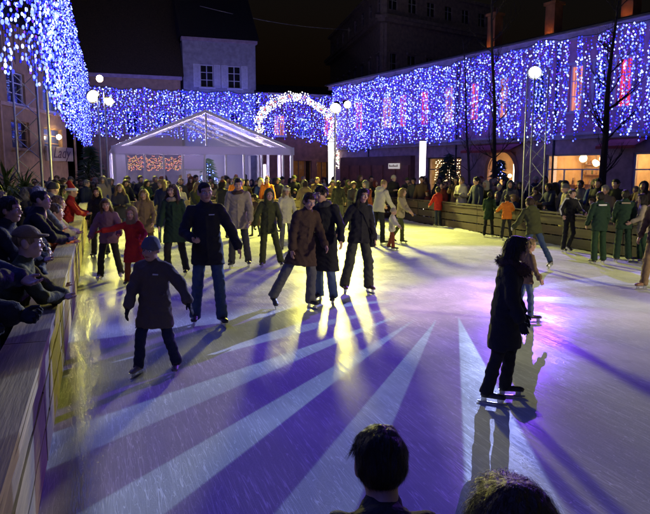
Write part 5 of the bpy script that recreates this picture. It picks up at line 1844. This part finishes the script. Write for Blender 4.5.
skater(136, 285, 207, 6, 'child in red coat and pale hood stretching one arm out', child=.8, male=False, coat='red', coatlen=.26, puff=1.12, trousers='rust', hair=('bob', 'brown'), hat=('hood', 'tan'), hand=('relaxed:glove', 'fist:glove'), glove='red',
       arms=((10, 70, 14, 80), (18, 30, 60, -4)), head=(-6, 4, 5), legs=((12, 7, 24), (-6, 6, 14)), side=-3)
skater(111, 280, 198, 8, 'girl-sized skater in mauve jacket with long fair hair and white skates'.replace('girl-sized', 'small'), child=.35, male=False, coat='mauve', coatlen=.1, puff=1.15, trousers='black', hair=('long', 'light_brown'), skate_mat=BOOTW,
       arms=((6, 26, 34, 14), (22, 26, 52, 2)), head=(6, 12, -4), legs=((14, 9, 26), (-8, 7, 16)), lean=8)
skater(147, 262, 189, 12, 'blond long-haired skater in tan coat behind the red-coated child', male=False, child=.2, coat='tan', coatlen=.16, trousers='brown', hair=('long', 'blond'), arms=((24, 16, 66, -16), (10, 14, 40, -6)), head=(-10, 6, 0), legs=((10, 5, 18), (-6, 5, 12)))
skater(101, 257, 187, 5, 'skater in black jacket with long brown hair behind the mauve-jacketed one', male=False, child=.2, coat='black', coatlen=.12, trousers='charcoal', hair=('long', 'brown'), arms=((10, 14, 40, 0), (10, 14, 40, 0)))
skater(271, 267, 189, 2, 'small skater in olive hooded jacket and black gloves', child=.35, male=True, coat='olive', coatlen=.14, puff=1.1, trousers='olive', loose=1.1, hair=('crop', 'dark'), hat=('hood', 'olive'), hand=('fist:glove', 'fist:glove'), legs=((4, 5, 8), (2, 14, 10)),
       arms=((10, 24, 36, 8), (4, 18, 30, 2)), head=(14, 6, 3), lean=7, side=2)
skater(286, 251, 186, 20, 'skater in cream jacket and cream beanie half hidden behind the olive-hooded one', male=False, child=.3, coat='cream', coatlen=.14, trousers='grey', hair=('bob', 'blond'), hat=('beanie', 'cream'), arms=((6, 16, 26, 8), (8, 16, 30, 4)))
skater(295, 308, 193, 26, 'skater in brown quilted coat striding with legs apart', male=False, coat='brown', coatlen=.2, puff=1.1, trousers='grey', loose=1.1, hair=('short', 'brown'), legs=((-10, 24, 12), (10, 2, 20)), arms=((-8, 14, 10, 8), (18, 10, 44, -4)), head=(4, 16, 4), lean=8, side=3, quilt=.075, twist=6)
skater(326, 302, 186, -16, 'skater in long black coat and pale jeans glancing aside', male=True, coat='black', coatlen=.31, trousers='light_jeans', hair=('short', 'dark'), legs=((-4, 3, 8), (14, 4, 26)), arms=((12, 10, 40, -4), (6, 22, 30, 10)), head=(-24, 12, -4), side=-2, scarf='charcoal')
skater(357, 292, 188, 16, 'skater with long dark hair, black jacket and camouflage cargo trousers', male=False, coat='black', coatlen=.09, trousers='camo', loose=1.22, hair=('long', 'dark'), skate_mat=pmat('boot_brown', (.1, .05, .03), .5), legs=((-4, 9, 12), (12, 7, 24)), side=2, bag='black',
       arms=((-6, 28, 34, 36), (-4, 12, 12, 8)), head=(16, 4, 4), hand=('relaxed', 'relaxed'))
skater(377, 245, 180, 128, 'skater in cream hooded top bending beside a small child', male=True, coat='cream', coatlen=.07, puff=1.08, trousers='black', hair=('crop', 'blond'), hood=True, lean=14, arms=((20, 10, 40, 4), (30, 14, 50, 4)), head=(10, 20, 0))
skater(391, 250, 208, 70, 'small child in cream jacket and rust trousers held by the hand', child=1.0, male=True, coat='cream', coatlen=.12, puff=1.15, trousers='rust', loose=1.15, hair=('crop', 'light_brown'), hat=('beanie', 'beige'), arms=((30, 30, 60, 20), (20, 20, 40, 10)), legs=((12, 6, 10), (-8, 6, 8)))
skater(398, 243, 188, 60, 'skater in olive-cream patterned jacket beyond the small child', male=False, child=.3, coat='beige', coatlen=.1, trousers='olive', hair=('bob', 'blond'), arms=((26, 14, 60, 0), (20, 12, 40, 0)), legs=((14, 4, 12), (-14, 5, 20)))
skater(438, 227, 187, 205, 'child in red jacket standing at the dark barrier', child=.8, male=True, coat='red', coatlen=.14, puff=1.1, trousers='navy', hair=('short', 'dark'), arms=((20, 18, 40, 6), (20, 18, 40, 6)))
skater(506, 240, 195, 172, 'child in bright orange jacket leaning on the dark barrier', child=.8, male=True, coat='orange', coatlen=.1, puff=1.12, trousers='black', hair=('short', 'dark'), lean=12, arms=((40, 24, 70, 12), (40, 24, 70, 12)), trim='cream', legs=((4, 8, 8), (-2, 8, 8)))
skater(488, 237, 192, 160, 'skater in dark green coat beside the orange-jacketed child', male=True, coat='dark_green', coatlen=.2, trousers='black', hair=('short', 'dark'), arms=((20, 12, 50, 0), (20, 12, 50, 0)))
skater(537, 268, 198, 196, 'skater in olive jacket bent forward and pushing off with one leg back', male=True, child=.2, coat='olive', coatlen=.1, puff=1.14, trousers='jeans', hair=('short', 'brown'), hood=True, lean=24, legs=((-24, 10, 10), (16, 4, 34)), arms=((10, 20, 50, 10), (16, 20, 50, 10)),
       hand=('fist:glove', 'fist:glove'), glove='cream', skates=True)
skater(523, 321, 238, 100, 'fair-haired child in tan jacket and pale jeans behind the fur-collared skater', child=.9, male=True, coat='tan', coatlen=.1, trousers='light_jeans', hair=('short', 'blond'), arms=((10, 16, 30, 6), (10, 16, 30, 6)), legs=((10, 4, 10), (-6, 4, 8)))
skater(497, 400, 236, 72, 'dark-haired skater in long black coat with brown fur collar', child=.25, male=False, coat='black', coatlen=.25, puff=1.1, trousers='black', hair=('bob', 'dark'), hat=('furhood', 'brown'), hand=('relaxed:glove', 'relaxed:glove'), legs=((-6, 4, 8), (10, 4, 16)), arms=((6, 10, 22, 2), (8, 10, 22, 2)),
       head=(4, 6, 0), lean=6)
skater(566, 252, 189, 18, 'skater in black jacket with white sleeve stripes lifting one foot', male=True, child=.2, coat='black', coatlen=.08, trousers='black', hair=('short', 'dark'), trim='white', legs=((2, 4, 6), (4, 8, 36)), arms=((10, 34, 50, 20), (14, 24, 70, -6)), lean=6)
skater(598, 264, 192, 184, 'steward in dark green jacket with white back stripe and bright green trousers', 'stewards at the dark barrier', male=True, coat='dark_green', coatlen=.12, puff=1.1, trousers='green', loose=1.15, hair=('short', 'dark'), stripe='white', arms=((4, 14, 30, 2), (4, 14, 30, 2)))
skater(622, 262, 190, 164, 'steward in dark green jacket with pale back stripe, beside the camouflage jacket', 'stewards at the dark barrier', male=True, coat='dark_green', coatlen=.12, puff=1.1, trousers='dark_green', loose=1.15, hair=('short', 'dark'), stripe='beige', arms=((4, 12, 40, -4), (4, 12, 40, -4)))
skater(642, 263, 194, -110, 'person in pale camouflage jacket standing against the dark barrier', male=False, coat='beige', coatlen=.14, trousers='green', hair=('long', 'dark'), arms=((10, 12, 60, -10), (10, 12, 60, -10)))
skater(657, 290, 190, -60, 'skater in tan trousers and brown jacket just entering beside the dark barrier', male=True, coat='brown', coatlen=.1, trousers='tan', hair=('short', 'brown'), legs=((10, 6, 10), (-10, 6, 16)), skate_mat=pmat('boot_tan', (.2, .1, .05), .5))
skater(338, 226, 181, 170, 'skater in black jacket with back turned near the far barrier', male=True, coat='black', coatlen=.12, trousers='charcoal', hair=('short', 'dark'))
skater(318, 229, 184, 10, 'skater in navy jacket near the far barrier behind the long black coat', male=False, coat='navy', coatlen=.12, trousers='charcoal', hair=('long', 'dark'))

for i, (px, fy, c_, yw) in enumerate(((122, 246, 'charcoal', 20), (166, 243, 'navy', -15), (196, 240, 'olive', 40), (222, 238, 'black', 150), (256, 236, 'brown', -30), (306, 234, 'tan', 200), (352, 230, 'charcoal', 30), (368, 231, 'rust', -40))):
    p = G(px, fy)
    e = crowd_person(p, R(yw), 'on the ice near the far barrier', 'skaters near the far barrier', v=(2 * i + 1) % len(CROWD), coat=c_, z=.0, size=rnd.uniform(.93, 1.02))
    e['label'] = e['label'].replace('spectator', 'skater')

# two onlookers standing right in front of the photographer
for px, d_, y, lab, hr in ((386, 1.6, 455, 'onlooker with short dark hair and black jacket, back of the head towards the ice rink edge', ('short_fine', 'dark')), (536, 1.02, 522, 'onlooker with rounded brown hair, seen from above and behind', ('bob_fine', 'brown'))):
    p = AT(px, y, d_)
    person((p.x, p.y), R(180), lab.replace(', back of the head towards the ice rink edge', ' watching the ice with back turned'), 'onlookers before the photographer', top=p.z, male='short' in hr[0], child=.4 if 'short' in hr[0] else .2, coat='black', trousers='charcoal', hair=hr, skates=False,
           coatlen=.12, lean=6, hood=True, head=(0, 30 if 'short' in hr[0] else 14, 0))

# ------------------------------------------------------------------ spectators leaning on the pale barrier
FACE_R = math.degrees(math.atan2(UH.x, -UH.y))


def leaner(px, y, u, top_y, label, **kw):
    """head seen at px, at depth y, feet further back from the planks"""
    x = (px - 325) / FPX * y
    hu, hv = x * UH.x + y * UH.y, x * VH.x + y * VH.y
    top = AT(px, top_y, y).z
    lean = kw.pop('lean', 16)
    off = .62 * top * math.sin(R(lean)) + .05
    fu = min(hu - off, -.74)
    yaw = kw.pop('yaw', FACE_R)
    f = RK(fu, hv)
    return person(f, R(yaw), label, 'spectators leaning on the pale barrier', top=top + .06, lean=lean, skates=False, z=-.06, **kw)


REST = ((34, 12, 66, -58), (38, 12, 72, -50))
leaner(18, 6.6, 0, 197, 'spectator with short dark hair and dark jacket looking along the pale barrier', male=True, coat='black', hair=('short', 'dark'), arms=REST, lean=10, head=(-10, 0, 0), yaw=FACE_R - 10)
leaner(43, 5.4, 0, 227, 'boyish spectator in pale cap and olive jacket resting on the pale barrier'.replace('boyish', 'young'), male=True, child=.5, coat='olive', hair=('crop', 'blond'), hat=('cap', 'tan'), arms=REST, lean=18, head=(-6, 0, 0), skin=2)
leaner(48, 7.1, 0, 242, 'small dark-haired child peering over the pale barrier', male=True, child=.9, coat='navy', hair=('short', 'dark'), arms=REST, lean=14, yaw=FACE_R + 10)
leaner(60, 8.6, 0, 190, 'spectator in long black coat bending well over the pale barrier', male=True, coat='black', coatlen=.26, hair=('crop', 'dark'), arms=REST, lean=26, head=(-8, -8, 0), skin=2)
leaner(46, 9.6, 0, 187, 'grey-haired spectator in dark jacket turned away behind the pale barrier', male=True, coat='charcoal', hair=('short', 'grey'), arms=REST, lean=8, yaw=FACE_R + 40)
leaner(66, 10.6, 0, 196, 'spectator in cream jacket behind the bending one in black', male=False, child=.3, coat='cream', hair=('short', 'light_brown'), arms=REST, lean=16)
leaner(61, 10.0, 0, 204, 'child in orange jacket at the pale barrier next to the black coat', male=True, child=.8, coat='orange', hair=('short', 'brown'), arms=REST, lean=12)
leaner(83, 14.3, 0, 186, 'spectator in red jacket and red and white pointed hat at the pale barrier', male=True, coat='red', coatlen=.14, trousers='tan', hair=('short', 'grey'), hat=('santa', 'red'), arms=REST, lean=12)
leaner(-30, 4.3, 0, 168, 'spectator in navy jacket with a hand stretched over the pale barrier', male=True, coat='navy', hair=('short', 'dark'), arms=((34, 12, 66, -58), (36, 6, 72, -40)), lean=12, hand=('relaxed', 'relaxed'))
leaner(-70, 3.25, 0, 190, 'spectator in black jacket with a sleeve resting on the top board', male=True, coat='black', hair=('short', 'brown'), hand=('fist:glove', 'fist:glove'), arms=((30, 12, 62, -50), (42, 8, 76, -18)), lean=12)

# ------------------------------------------------------------------ crowds
def crowd_block(n_rows, along, pts_fn, where, group, face_fn, step=.52):
    for r_ in range(n_rows):
        t = along[0] + rnd.uniform(0, step)
        while t < along[1]:
            p = pts_fn(t, r_)
            a = (p.x / p.y) * FPX + 325
            if -30 < a < 690 and p.y > 2 and not blocked(p):
                crowd_person(p, face_fn(p) + R(rnd.uniform(-35, 35)), where, group, z=-.06)
            t += step * rnd.uniform(.8, 1.45)


def blocked(p):
    return any((p.x - q_.x) ** 2 + (p.y - q_.y) ** 2 < r_ * r_ for q_, r_ in OBST)


OBST = [(PA, .35), (PB + Vector((.14, 0, 0)), .5), (AT(30, 169, 17) + Vector((0, .2, 0)), .75), (AT(51, 169, 17.5), .35), (PC + Vector((0, .2, 0)), .8), (AT(331, 141, 34), .4), (AT(423, 140, 30), .45), (AT(495, 169, 27), .35), (AT(603, 169, 22.5), .4), (AT(470, 169, 33), .3),
        (AT(4, 169, 12.5), .75), (AT(22, 169, 14.5), .75), (AT(88, 169, 29), .75), (AT(91, 170, 30.5), 1.1)]


def face_pt(q_):
    return lambda p: math.atan2(q_.x - p.x, -(q_.y - p.y))


crowd_block(5, (-2.5, 12.0), lambda t, r_: RK(t, 24.4 + .85 * r_ + rnd.uniform(-.12 if r_ == 0 else -.4, .4)), 'behind the far end barrier', 'spectators behind the far barrier', face_pt(RK(5, 8)), .56)
crowd_block(4, (10.6, 24.6), lambda t, r_: RK(12.05 + .85 * r_ + rnd.uniform(-.12 if r_ == 0 else -.4, .4), t), 'behind the dark barrier', 'spectators behind the dark barrier', face_pt(RK(3, 12)), .56)
crowd_block(1, (10.8, 23.0), lambda t, r_: RK(-.98 + rnd.uniform(-.12, .1), t), 'at the pale planked barrier', 'spectators along the pale barrier', face_pt(RK(8, 14)), .6)
crowd_block(2, (7.5, 23.5), lambda t, r_: RK(-1.75 - .8 * r_ + rnd.uniform(-.2, .2), t), 'back from the pale barrier', 'spectators standing back from the pale barrier', face_pt(RK(8, 14)), .75)
# a few with clothes of their own
for u_, v_, c_, where in ((4.9, 24.25, 'orange', 'behind the far barrier between the black coats'), (6.15, 24.3, 'orange', 'behind the far barrier near the corner'), (-1.2, 24.6, 'dark_green', 'behind the far corner barrier')):
    crowd_person(RK(u_, v_), face_pt(RK(5, 8))(RK(u_, v_)), where, 'spectators behind the far barrier', v=0, coat=c_, hair=('short', 'brown'), hat=None, z=-.06, size=1.03)
# guests inside the tent
for i in range(9):
    p = TL + UH * rnd.uniform(.8, TW - .8) + VH * rnd.uniform(1.0, 6.5)
    crowd_person(p, R(rnd.uniform(0, 360)), 'standing inside the tent', 'guests inside the tent', z=-.06)
